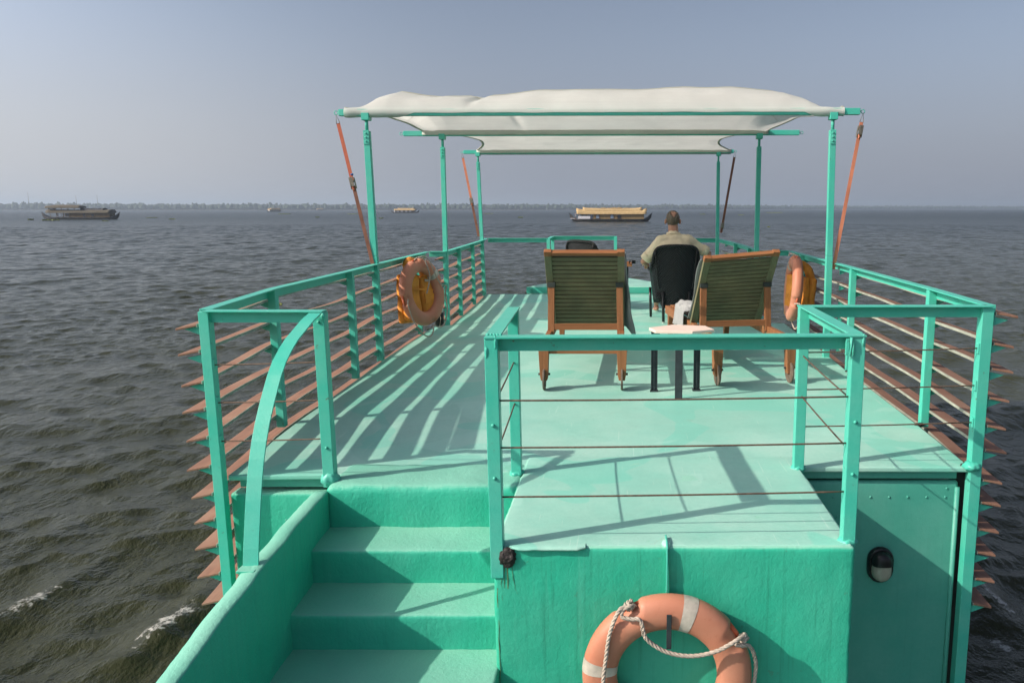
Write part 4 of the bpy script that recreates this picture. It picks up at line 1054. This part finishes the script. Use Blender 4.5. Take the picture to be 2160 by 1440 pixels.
# ================================================================== SIDE TABLE
st_ = thing('side_table', 'low side table with a pinkish six-sided top on dark iron legs', 'table', (.46, 6.30, 0))
pts = [(-.235, .0), (-.03, .165), (.235, .10), (.285, -.10), (.10, -.20), (-.19, -.16)]
MB().prism([(x, y + .0) for x, y in pts][::-1], 'z', .528, .552).build('tabletop', M['ttop'], st_, .005)
for x, y, rr_ in ((-.185, .10, 0), (.17, .13, 0), (.0, -.165, .0), (.2, -.1, 0)):
    if (x, y) == (.2, -.1): continue
    if x == .0:
        MB().bar((x, y, 0), (x, y, .53), .060, .012, (0, 1, 0)).build('leg', M['iron'], st_, .002)
    else:
        mb = MB(); mb.bar((x, y, .012), (x, y, .53), .010, .036, (0, 1, 0)); mb.bar((x - .024, y - .012, .012), (x - .024, y - .012, .53), .006, .02, (0, 1, 0)); mb.bar((x + .024, y - .012, .012), (x + .024, y - .012, .53), .006, .02, (0, 1, 0))
        mb.bar((x, y - .004, .012), (x, y - .004, .53), .046, .006, (0, 1, 0)); mb.box((x - .034, y - .03, .0), (x + .034, y + .02, .012))
        s = 1 if x < 0 else -1
        mb.prism([(x + s * .024, .528), (x + s * .06, .528), (x + s * .036, .46), (x + s * .024, .42)] if s > 0 else [(x + s * .024, .42), (x + s * .036, .46), (x + s * .06, .528), (x + s * .024, .528)], 'y', y - .006, y + .004)
        mb.build('leg', M['iron'], st_, .001)

# ================================================================== WICKER ARMCHAIRS
def make_chair(label, loc, rz):
    root = thing('wicker_armchair', label, 'armchair', loc, rz, 'black wicker armchairs')
    # horseshoe shell; local +y is where the sitter faces
    def plan(s, flare):
        # s in [-1,1]; 0 = middle of back
        a = s * R(118); x = math.sin(a) * .30; y = -math.cos(a) * .26
        x = math.copysign(min(abs(x) * 1.12, .30), x)
        if abs(s) > .62: y = -math.cos(.62 * R(118)) * .26 + (abs(s) - .62) / .38 * .46
        return x * flare, y - (flare - 1) * .10
    def top(s):
        a = abs(s); return .68 + (.335) * (1 / (1 + math.exp((a - .47) / .045))) - .03 * (a / .4) ** 2 * (a < .5)
    NU, NV = 80, 22; vs = []
    for i in range(NU + 1):
        s = -1 + 2 * i / NU; zt = top(s); a = abs(s)
        zb = .20 if a < .34 else (.20 + .13 * math.sin(math.pi * (a - .34) / .66) ** .8)
        for j in range(NV + 1):
            v = j / NV; z = zb + (zt - zb) * v
            fl = .80 + .36 * max(0, z - .18) / .8
            x, y = plan(s, fl); vs.append((x, y, z))
    mb = MB(); m = NV + 1
    mb.add(vs, [(i * m + j, (i + 1) * m + j, (i + 1) * m + j + 1, i * m + j + 1) for i in range(NU) for j in range(NV)], True)
    sh = mb.build('shell', M['wicker'], root, 0, False, False, [('SOLIDIFY', dict(thickness=.03, offset=-1))])
    rim = [vs[i * m + NV] for i in range(NU + 1)]
    MB().tube([(x * 1.005, y, z + .006) for x, y, z in rim], .024, 9).build('rim', M['wicker'], root)
    for s in (-.36, .36):
        i = int((s + 1) / 2 * NU); p = [vs[i * m + j] for j in range(0, NV + 1)]
        MB().tube([(x * 1.05, y * 1.10 - .006, z) for x, y, z in p[7:]], .010, 7).build('stay', M['black'], root)
    MB().rbox((-.27, -.20, .30), (.27, .32, .40), .03, .05).build('seat', M['wicker'], root, 0, False, True)
    MB().rbox((-.25, -.16, .40), (.25, .31, .45), .022, .05).build('cushion', M['bag'], root, 0, False, True)
    for sx, sy in ((-1, -1), (1, -1), (-1, 1), (1, 1)):
        x, y = (.165 * sx, -.22) if sy < 0 else (.275 * sx, .42)
        lg = MB().cyl((x, y, .02), (x * 1.05, y * .97, .42), .019, 10).build('leg', M['black'], root)
        MB().ball((x, y, .018), .019, 10, 6).build('foot_cap', M['white'] if sy < 0 else M['black'], lg)
    return root
chair = make_chair('black wicker tub armchair in which the man sits', (.715, 10.56, 0), R(3))
chair2 = make_chair('black wicker armchair mostly hidden behind the upright lounger', (-.48, 12.1, 0), R(-38))
bg = thing('bag', 'black bag with a red tab lying in the hidden wicker armchair', 'bag', (-.48, 12.02, .45))
MB().rbox((-.15, -.12, .0), (.15, .12, .36), .06, .03, .03, 5, .01, 14).build('bag_body', M['bag'], bg, 0, False, True)
MB().tube(smooth_path([(-.1, -.03, .33), (-.08, -.05, .44), (.04, -.05, .46), (.1, -.03, .34)], 6), .014, 8).build('handle', M['bag'], bg)
MB().box((.02, -.135, .30), (.05, -.115, .38)).build('red_tab', M['red'], bg, .004)
tb = thing('wicker_table', 'black wicker table with a raised-edge wooden tray top beside the man', 'table', (-.10, 11.9, 0))
MB().box((-.25, -.25, .655), (.25, .25, .675)).build('tabletop', M['teakx'], tb, .006)
mb = MB()
for s in (-1, 1): mb.box((s * .25 - .012, -.262, .655), (s * .25 + .012, .262, .70)); mb.box((-.238, s * .25 - .012, .655), (.238, s * .25 + .012, .70))
mb.build('tray_edge', M['teakx'], tb, .004)
MB().rbox((-.21, -.21, .22), (.21, .21, .653), .03, .06).build('woven_body', M['wicker'], tb, 0, False, True)
for sx in (-1, 1):
    for sy in (-1, 1): MB().cyl((sx * .185, sy * .185, 0), (sx * .185, sy * .185, .26), .018, 8).build('leg', M['wicker'], tb)
cmr = MB(); cmr.rbox((-.05, -.035, 0), (.05, .035, .055), .012, .02); cmr.lathe([(.001, -.06), (.026, -.06), (.028, 0)], (0, -.03, .028), 12, 'y')
co = cmr.build('camera_body', M['black'], None); co.location = (.17, 12.0, .676); tag(co, 'small black pocket camera lying on the wooden tray table', 'camera')

# ================================================================== SEATED MAN
man = thing('person', 'man in a beige short-sleeved shirt sitting in the wicker armchair, seen from behind', 'person', (.70, 10.56, 0), R(2))
REM = lambda vox, it=6: [('REMESH', dict(mode='VOXEL', voxel_size=vox, use_smooth_shade=True)), ('SMOOTH', dict(factor=.5, iterations=it))]
hc = Vector((-.012, .03, 1.347))       # head centre
bd = MB()
bd.capsule((-.05, 0, .56), (.05, 0, .56), .15).capsule((0, -.02, .62), (0, -.04, .82), .145, .15).capsule((-.06, -.04, .98), (.06, -.04, .98), .13)
bd.capsule((-.14, -.03, 1.085), (.14, -.03, 1.085), .068).capsule((0, -.02, 1.10), (-.008, .012, 1.26), .072, .068)
# skull, jaw, nose, brow, ears
bd.ball(hc + Vector((0, -.012, .025)), (.083, .102, .10), 24, 16).ball(hc + Vector((0, .035, -.045)), (.064, .062, .075), 18, 12)
bd.capsule(hc + Vector((0, .085, .005)), hc + Vector((0, .112, -.032)), .011, .017, 8).capsule(hc + Vector((-.035, .074, .022)), hc + Vector((.035, .074, .022)), .016)
bd.capsule(hc + Vector((-.020, .088, -.066)), hc + Vector((.020, .088, -.066)), .010).ball(hc + Vector((0, .07, -.105)), (.03, .025, .02), 10, 8)
for s in (-1, 1):
    bd.ball(hc + Vector((s * .096, -.008, -.018)), (.015, .026, .038), 12, 8, Matrix.Rotation(s * .3, 3, 'Z')); bd.ball(hc + Vector((s * .045, .062, -.03)), (.026, .022, .024), 10, 8)
def arm(sh, el, wr, hand_dir, palm_n, thumb_side):
    sh, el, wr = Vector(sh), Vector(el), Vector(wr)
    bd.capsule(sh, el, .057, .044).capsule(el, el.lerp(wr, .45), .044, .042).capsule(el.lerp(wr, .45), wr, .042, .027)
    hd = Vector(hand_dir).normalized(); pn = Vector(palm_n).normalized(); sd = hd.cross(pn).normalized()
    k0 = wr + hd * .085
    for t in (-.027, -.009, .009, .027): bd.capsule(wr + hd * .015 + sd * t * .7, k0 + sd * t, .0165, .0125, 8)
    for t, L in ((-.030, .068), (-.010, .078), (.010, .073), (.030, .055)):
        a = k0 + sd * t; b = a + hd * L * .45 + pn * .010; c = b + hd * L * .32 + pn * .022; e = c + hd * L * .15 + pn * .026
        bd.capsule(a, b, .0100, .0092, 8).capsule(b, c, .0092, .0084, 8).capsule(c, e, .0084, .0075, 8)
    a = wr + hd * .025 + sd * thumb_side * .028; b = a + hd * .032 + sd * thumb_side * .025 + pn * .008; c = b + hd * .032 + sd * thumb_side * .006 + pn * .012
    bd.capsule(a, b, .0125, .0105, 8).capsule(b, c, .0105, .0085, 8)
arm((-.195, -.03, 1.06), (-.395, .06, .80), (-.335, .31, .745), (.08, 1, -.10), (0, .05, -1), 1)
arm((.195, -.03, 1.065), (.475, .05, .905), (.425, .24, .78), (-.05, .35, -1), (0, -1, -.2), -1)
# legs and feet
for s, kn, an in ((-1, (-.15, .52, .51), (-.145, .98, .115)), (1, (.13, .47, .53), (.05, .22, .11))):
    bd.capsule((s * .09, .02, .53), kn, .085, .062).capsule(kn, Vector(kn).lerp(Vector(an), .4), .058, .054).capsule(Vector(kn).lerp(Vector(an), .4), an, .054, .036)
    a = Vector(an); bd.capsule(a + Vector((0, -.03, -.065)), a + Vector((0, .03, -.04)), .036, .036).capsule(a + Vector((0, .03, -.05)), a + Vector((.01 * s, .15, -.085)), .034, .022)
    for k in range(5):
        o_ = (k - 2) * .017; L = .045 - abs(k - (1 if s > 0 else 3)) * .006
        bd.capsule(a + Vector((o_ * .9, .135, -.092)), a + Vector((o_ * 1.1, .155 + L, -.098)), .011, .009, 8)
bd.build('body', M['skin'], man, 0, False, False, REM(.0072, 5))
# shirt with sleeves and a stand collar
sh = MB()
sh.capsule((-.05, 0, .60), (.05, 0, .60), .168).capsule((-.02, -.02, .66), (-.02, -.045, .86), .165, .165).capsule((.02, -.02, .66), (.02, -.045, .86), .165, .165)
sh.capsule((-.09, -.045, .98), (.09, -.045, .98), .142).capsule((-.155, -.035, 1.075), (.155, -.035, 1.08), .088).capsule((0, -.03, 1.10), (-.004, -.012, 1.155), .100, .084)
sh.capsule((-.17, -.035, 1.07), (-.335, .03, .875), .083, .072).capsule((.17, -.035, 1.075), (.395, .022, .955), .083, .074)
wt = bpy.data.textures.new('cloth_wrinkle', 'CLOUDS'); wt.noise_scale = .09; wt.noise_depth = 3
wt2 = bpy.data.textures.new('cloth_fold', 'CLOUDS'); wt2.noise_scale = .16; wt2.noise_depth = 1
so = sh.build('shirt', M['shirt'], man, 0, False, False, REM(.010, 4) + [('DISPLACE', dict(texture=wt, strength=.022, mid_level=.5)), ('DISPLACE', dict(texture=wt2, strength=.03, mid_level=.5))])
cl = MB(); n_ = 26; vs = []
for i in range(n_):
    a = 2 * math.pi * i / n_; vs += [(.092 * math.cos(a) - .004, .088 * math.sin(a) - .012, 1.150 - .022 * math.sin(a)), (.080 * math.cos(a) - .005, .078 * math.sin(a) - .004, 1.188 - .03 * math.sin(a) * (math.sin(a) > 0) + .004)]
cl.add(vs, [(i * 2, ((i + 1) % n_) * 2, ((i + 1) % n_) * 2 + 1, i * 2 + 1) for i in range(n_)], True)
cl.build('collar', M['shirt'], so, 0, False, False, [('SOLIDIFY', dict(thickness=.008, offset=1)), ('SUBSURF', dict(levels=1, render_levels=2))])
for c, ax in ((Vector((-.335, .03, .875)), Vector((-.165, .065, -.195))), (Vector((.395, .022, .955)), Vector((.225, .057, -.12)))):
    ax.normalize(); q = ax.to_track_quat('Z', 'Y').to_matrix(); vs = []; n_ = 22
    for i in range(n_):
        a = 2 * math.pi * i / n_
        for rr_, zz in ((.074, -.02), (.080, .0), (.078, .060), (.070, .064)): vs.append(c + q @ Vector((rr_ * math.cos(a) * (1 + .06 * math.sin(3 * a)), rr_ * math.sin(a) * (1 + .05 * math.cos(2 * a)), zz)))
    MB().add(vs, [(i * 4 + k, ((i + 1) % n_) * 4 + k, ((i + 1) % n_) * 4 + k + 1, i * 4 + k + 1) for i in range(n_) for k in range(3)], True).build('cuff', M['shirt'], so, 0, False, False, [('SOLIDIFY', dict(thickness=.005, offset=0))])
tr = MB(); tr.capsule((-.06, .0, .55), (.06, .0, .55), .163)
for s, kn, an in ((-1, (-.15, .52, .51), (-.146, .90, .20)), (1, (.13, .47, .53), (.07, .27, .20))):
    tr.capsule((s * .09, .02, .53), kn, .10, .078).capsule(kn, an, .076, .062)
tr.build('trousers', M['trousers'], man, 0, False, False, REM(.012, 4))
# hair: a shell with a thin bald crown
hr = bmesh.new(); bmesh.ops.create_icosphere(hr, subdivisions=5, radius=1); vs = []; keepv = {}
for v in hr.verts:
    n = v.co; q = hc + Vector((n.x * .0895, n.y * .110 - .013, n.z * .107 + .022)); back = -n.y
    low = -.84 - .06 * back if back > -.1 else .05 + .9 * (-back)
    side = abs(n.x)
    crown = (Vector((n.x - .02, n.y + .70, n.z - .66))).length
    jag = .12 * mnoise.noise(n * 5) + .08 * mnoise.noise(n * 14)
    if n.z > low + jag and crown > .42 + jag * 1.6 and not (side > .86 and n.y > -.12 and n.z < .12):
        th = .006 * mnoise.noise(Vector((n.x * 22, n.y * 22, n.z * 5))) + .004 * mnoise.noise(n * 9)
        keepv[v.index] = len(vs); vs.append(q + n * th)
fs = [[keepv[v.index] for v in f.verts] for f in hr.faces if all(v.index in keepv for v in f.verts)]; hr.free()
MB().add(vs, fs, True).build('hair', M['hair'], man, 0, False, False, [('SOLIDIFY', dict(thickness=.012, offset=-1))])

# ================================================================== HOUSEBOATS ON THE LAKE
M['thatch'] = wood('golden_thatch', (.34, .235, .11), (.52, .385, .20), 2, .9, .12)
M['thatch_grey'] = wood('grey_thatch', (.075, .066, .05), (.13, .115, .085), 2, .9, .12)
M['mat_wall'] = wood('woven_mat_wall', (.20, .14, .06), (.30, .21, .10), 2, .9, .2)
M['mat_dark'] = wood('weathered_mat_wall', (.085, .06, .03), (.13, .095, .05), 2, .9, .2)
M['hull'] = simple('tarred_hull', (.016, .014, .014), .5, .3, 1)
M['hb_white'] = simple('white_paint', (.62, .62, .66), .6, .1, 1)
M['hb_dark'] = simple('dark_opening', (.02, .022, .028), .4)
M['hb_blue'] = simple('blue_curtain', (.18, .24, .33), .7, .3, 1)
M['hb_arch'] = simple('dark_bamboo_frame', (.13, .075, .03), .7)
def houseboat(label, px_loc, L, style, rz=0.0):
    root = thing('houseboat', label, 'houseboat', px_loc, rz, 'thatched houseboats out on the lake'); h = L / 2; W = 2.3
    # hull
    ns = 40; vs = []; pr = None
    for i in range(ns + 1):
        t = -1 + 2 * i / ns; a = abs(t); x = t * h
        w = W * max(.03, 1 - max(0, (a - .55) / .45) ** 2.2); zt = .85 + 1.7 * max(0, (a - .78) / .22) ** 1.7; zb = -.4 + 1.9 * max(0, (a - .84) / .16) ** 1.8
        x2 = x
        pr = [(-w * .6, zb), (-w, zb + (zt - zb) * .55), (-w, zt), (-w * .9, zt + .02), (w * .9, zt + .02), (w, zt), (w, zb + (zt - zb) * .55), (w * .6, zb)]
        vs += [(x2, y, z) for y, z in pr]
    k = len(pr); mb = MB().add(vs, [(i * k + a, i * k + (a + 1) % k, (i + 1) * k + (a + 1) % k, (i + 1) * k + a) for i in range(ns) for a in range(k)] + [tuple(range(k)), tuple(reversed(range(ns * k, ns * k + k)))])
    for s in (-1, 1): mb.prism([(s * (h - 1.0), 1.9), (s * (h + .25), 2.9), (s * (h + .05), 2.3), (s * (h - .5), 1.6)][::s], 'y', -.1, .1)
    mb.build('hull', M['hull'], root, 0, False, True)
    mb = MB()
    for i in range(9): x = -h * .7 + i * h * .175; mb.tube([(x + .35 * math.cos(a), -W - .08, .45 + .35 * math.sin(a)) for a in np.linspace(0, 2 * math.pi, 9)[:-1]], .08, 5, True, (0, 1, 0))
    mb.build('tyre_fenders', M['gap'], root)
    wall_m = M['mat_wall'] if style != 'grey' else M['mat_dark']; thm = M['thatch'] if style != 'grey' else M['thatch_grey']
    def roof(x0, x1, z0, z1, w, lift, name='roof', m=None, lag=0.0, droop=0):
        nx = 26; vs = []; prf = [(-1, 0), (-.98, .32), (-.86, .62), (-.6, .84), (-.3, .96), (0, 1), (.3, .96), (.6, .84), (.86, .62), (.98, .32), (1, 0)]
        kk = len(prf)
        for i in range(nx + 1):
            t = i / nx; x = x0 + (x1 - x0) * t; e = abs(2 * t - 1); up = lift * e ** 5; wob = .05 * math.sin(t * 23 + z0)
            for y, z in prf: vs.append((x + (2 * t - 1) * lift * .6 * z, y * w, z0 + up * .3 + wob * .5 + (z1 - z0) * z + up * z - droop * e ** 3 * z))
        mb = MB().add(vs, [(i * kk + a, (i + 1) * kk + a, (i + 1) * kk + a + 1, i * kk + a + 1) for i in range(nx) for a in range(kk - 1)] + [tuple(range(kk)), tuple(reversed(range(nx * kk, nx * kk + kk)))], True)
        return mb.build(name, m or thm, root, 0, False, True)
    def arch(x, z0, w, hh, name='window', door=False):
        a = [(x - w / 2, z0), (x + w / 2, z0)] + [(x + w / 2 * math.cos(q), z0 + hh - w / 2 + w / 2 * math.sin(q)) for q in np.linspace(0, math.pi, 9)]
        o = MB().prism(a, 'y', -W * .86 - .10, -W * .86 + .02).build(name, M['hb_arch'], root)
        b = [(x + (px - x) * .7, z0 + .08 + (pz - z0) * .82) for px, pz in a]
        MB().prism(b, 'y', -W * .86 - .13, -W * .86 - .06).build('pane', M['hb_dark'] if door else M['hb_blue'], o)
    if style == 'gold':
        MB().box((-5.6, -W * .86, .8), (11.0, W * .86, 2.95)).build('wall', M['mat_wall'], root, .05)
        roof(-11.0, 11.7, 2.35, 3.75, W * 1.12, .45); roof(-9.0, 10.2, 3.45, 4.35, W * .8, .25)
        mb = MB()
        for x in (-3.0, -1.0, .5, 2.2, 4.5): mb.rbox((x, -1.2, 4.25), (x + 1.5, 1.0, 4.5 + .08 * math.sin(x)), .1, .3, .05, 1)
        mb.build('roof_patch', thm, root)
        MB().box((-10.6, -W * .97, .86), (-6.6, W * .97, 1.75)).build('white_panel', M['hb_white'], root, .05)
        pm = MB()
        for x in (-10.5, -9.2, -7.9, -6.5, -5.9): pm.bar((x, -W * .88, .8), (x, -W * .88, 2.6), .14, .14); pm.bar((x, W * .88, .8), (x, W * .88, 2.6), .14, .14)
        pm.build('post', M['hb_arch'], root)
        MB().box((-6.6, -W * .84, .8), (-5.75, -W * .7, 2.4)).build('curtain', M['hb_blue'], root, .03)
        MB().box((-9.9, -.9, 1.0), (-6.9, .9, 2.35)).build('saloon_curtain', M['hb_blue'], root, .05)
        for x in (-4.2, .5, 2.85): arch(x, .95, 1.45, 1.55, 'door', x > 2)
        for x in (-1.8, 5.4, 7.2): MB().box((x - .35, -W * .86 - .25, 2.25), (x + .35, -W * .86 + .02, 2.45)).build('window_hood', M['hb_arch'], root, .05)
        MB().bar((-11.8, -1.6, 2.35), (-10.4, -1.6, 3.0), .9, .08).build('front_awning', M['hb_white'], root)
        MB().box((-13.2, -1.2, .88), (-10.8, 1.2, 1.05)).build('foredeck', M['hb_white'], root, .04)
    elif style == 'grey':
        MB().box((-3.2, -W * .86, .8), (12.0, W * .86, 2.6)).build('wall', wall_m, root, .05)
        roof(-11.9, 12.3, 2.45, 3.75, W * 1.1, .12); roof(-12.0, 1.0, 4.4, 5.7, W * 1.1, .1, 'upper_roof', None, 0, .5); roof(.8, 9.6, 3.5, 4.3, W * .7, .1, 'ridge_roof', M['hull'])
        pm = MB()
        for x in (-11, -8.5, -6, -3.5, -1): pm.bar((x, -W * .8, 3.5), (x, -W * .8, 4.7), .12, .12); pm.bar((x, W * .8, 3.5), (x, W * .8, 4.7), .12, .12)
        for x in (-10.5, -8, -5.5, -3.3): pm.bar((x, -W * .85, .8), (x, -W * .85, 2.6), .12, .12); pm.bar((x, W * .85, .8), (x, W * .85, 2.6), .12, .12)
        pm.build('post', M['hb_arch'], root)
        MB().box((-11.4, -1.0, 3.95), (-9.8, 1.0, 4.35)).build('bench', M['hb_white'], root, .05)
        for x in (-8.2, -7.0, -5.8): MB().box((x, -1.5, 1.0), (x + .5, -1.3, 2.3)).build('curtain', M['hb_white'], root, .03)
        for x in (-4.0, 2.3, 5.6):
            f = MB().box((x - .75, -W * .86 - .08, 1.05), (x + .75, -W * .86 + .02, 2.35)).build('window', M['hb_arch'], root)
            MB().box((x - .55, -W * .86 - .11, 1.15), (x + .55, -W * .86 - .05, 2.25)).build('pane', M['hb_dark'], f)
    else:
        MB().box((-h * .70, -W * .86, .8), (h * .72, W * .86, 2.6)).build('wall', M['hb_dark'] if style == 'far' else M['mat_wall'], root, .05)
        roof(-h * .76, h * .76, 2.4, 3.8, W * 1.1, .2); roof(-h * .5, h * .66, 3.5, 4.6, W * .8, .15, 'upper_roof')
        for x in (-h * .5, -h * .2, h * .1, h * .4):
            f = MB().box((x - .8, -W * .86 - .08, 1.05), (x + .8, -W * .86 + .02, 2.3)).build('window', M['hb_white'], root)
            MB().box((x - .55, -W * .86 - .12, 1.15), (x + .55, -W * .86 - .05, 2.2)).build('pane', M['hb_blue'], f)
        MB().box((-h * .78, -1.5, .8), (-h * .71, 1.5, 2.3)).build('front_screen', M['hb_white'], root, .03)
    return root
CAMV = Vector((0, 0, 1.5)); CP, SP = math.cos(PITCH), math.sin(PITCH)
def lake(px, py):
    """point of the lake surface that a pixel of the photograph shows"""
    a = (px - 1310) / 1660; b = (720 - py) / 1660; d = Vector((a, CP + b * SP, -SP + b * CP)); t = (WZ - 1.5) / d.z; p = CAMV + d * t
    return (p.x, p.y, WZ)
hb = lake(1288, 467.2)
houseboat('golden thatched houseboat crossing just left of the seated man', hb, 27.0, 'gold')
houseboat('grey thatched houseboat with an upper sun deck, at far left', lake(172, 462.5), 29.5, 'grey', R(4))
houseboat('small distant houseboat between the two left awning poles', lake(855, 449.2), 27, 'far')
houseboat('short distant houseboat turned end-on, right of the leftmost boat', lake(579, 446.8), 22, 'plain', R(62))
houseboat('tiny houseboat speck on the horizon beside the near left awning pole', lake(675, 444.0), 18, 'plain', R(40))
cr = MB(); cr.capsule((-.1, 0, .82), (-.1, 0, .12), .085, .055).capsule((.1, 0, .82), (.12, .1, .12), .085, .055).capsule((-.1, 0, .07), (-.1, .16, .05), .05, .04).capsule((.12, .1, .07), (.12, .26, .05), .05, .04)
cr.capsule((0, 0, .9), (0, 0, 1.35), .16, .15).capsule((-.2, 0, 1.38), (.2, 0, 1.38), .07).capsule((-.2, 0, 1.38), (-.3, .1, 1.1), .055, .045).capsule((-.3, .1, 1.1), (-.15, .3, 1.05), .045, .035).capsule((.2, 0, 1.38), (.3, .1, 1.1), .055, .045).capsule((.3, .1, 1.1), (.15, .3, 1.05), .045, .035).capsule((0, 0, 1.4), (0, .02, 1.55), .06).ball((0, .03, 1.64), (.085, .1, .12))
crw = thing('person', 'tiny boatman in a pale shirt at the front of the golden houseboat', 'person', (hb[0] - 11.4, hb[1] - 1.3, WZ + .9), R(90))
cr.build('body', M['skin'], crw, 0, False, False, REM(.03, 2))
MB().capsule((0, 0, .9), (0, 0, 1.32), .185, .17).capsule((-.18, 0, 1.36), (.18, 0, 1.36), .09).build('shirt', M['hb_white'], crw, 0, False, False, REM(.03, 2))
MB().capsule((-.1, 0, .86), (-.1, 0, .3), .11, .09).capsule((.1, 0, .86), (.12, .08, .3), .11, .09).build('trousers', M['trousers'], crw, 0, False, False, REM(.03, 2))

# ------------------------------------------------------------------ floating water hyacinth
M['weed'] = simple('hyacinth_leaf', (.16, .20, .04), .6, .4, 3)
def weed(px, py, w, hgt, label):
    rnd = random.Random(int(px * 7 + py)); mb = MB(); n = int(40 + w * 40)
    for k in range(min(n, 260)):
        a = rnd.random() * 6.283; r = math.sqrt(rnd.random()); x, y = r * w / 2 * math.cos(a), r * w * .32 * math.sin(a)
        s = hgt * rnd.uniform(.4, 1.0); b = rnd.random() * 6.283; tl_ = rnd.uniform(.2, .9); ww = s * .55
        dx, dy = math.cos(b), math.sin(b); tip = (x + dx * s * tl_, y + dy * s * tl_, s); mid = (x + dx * s * .5 * tl_, y + dy * s * .5 * tl_, s * .62)
        mb.add([(x, y, -.05), (mid[0] - dy * ww, mid[1] + dx * ww, mid[2]), tip, (mid[0] + dy * ww, mid[1] - dx * ww, mid[2])], [(0, 1, 2, 3)], True)
    o = mb.build('water_hyacinth', M['weed']); o.location = lake(px, py); tag(o, label, 'water plant', 'floating clumps of water hyacinth')
weed(582, 643, .50, .10, 'yellow green sprig of water hyacinth seen just past the left rail')
weed(108, 465.5, 5.5, .55, 'wide green hyacinth mat floating under the bow of the leftmost houseboat')
weed(65, 464.5, 1.8, .6, 'round green hyacinth clump left of the leftmost houseboat')
weed(363, 462.8, 2.2, .4, 'pale green hyacinth clump right of the leftmost houseboat')
weed(670, 459, 1.7, .5, 'dark hyacinth clump between the end-on houseboat and the near left pole')
weed(600, 452, 9, .6, 'long thin hyacinth streak below the end-on houseboat')
weed(745, 452, 9, .5, 'long thin hyacinth streak left of the near left awning pole')
weed(804, 461, 1.6, .4, 'small hyacinth tuft right of the near left awning pole')
weed(1098, 459.5, 2.2, .5, 'green hyacinth clump between the far left pole and the golden houseboat')
weed(1030, 451, 8, .5, 'long hyacinth streak just right of the far left awning pole')
weed(1482, 452.5, 4, .5, 'bright hyacinth clump left of the far right awning pole')
weed(1633, 449, 16, .6, 'long hyacinth streak right of the middle right awning pole')
weed(1563, 454, 3.5, .4, 'small hyacinth clump between the far and middle right poles')
weed(1621, 479, .7, .2, 'tiny yellow sprig floating right of the middle right pole')
weed(222, 466.5, 2.2, .3, 'faint hyacinth tuft under the stern of the leftmost houseboat')
weed(320, 459.7, 5, .35, 'flat hyacinth streak well right of the leftmost houseboat')

# ================================================================== HAZE
hz = MB().box((-6700, -6700, WZ - 1.6), (6700, 6700, 56)).build('haze', bpy.data.materials.new('haze_air'))
hm = hz.data.materials[0]; hm.use_nodes = True; ht = hm.node_tree; ht.nodes.clear()
ho = ht.nodes.new("ShaderNodeOutputMaterial"); hv = ht.nodes.new("ShaderNodeVolumePrincipled")
hv.inputs["Color"].default_value = (.62, .75, .90, 1); hv.inputs["Density"].default_value = .00026; hv.inputs["Anisotropy"].default_value = .3
ht.links.new(hv.outputs[0], ho.inputs["Volume"]); tag(hz, kind='stuff')
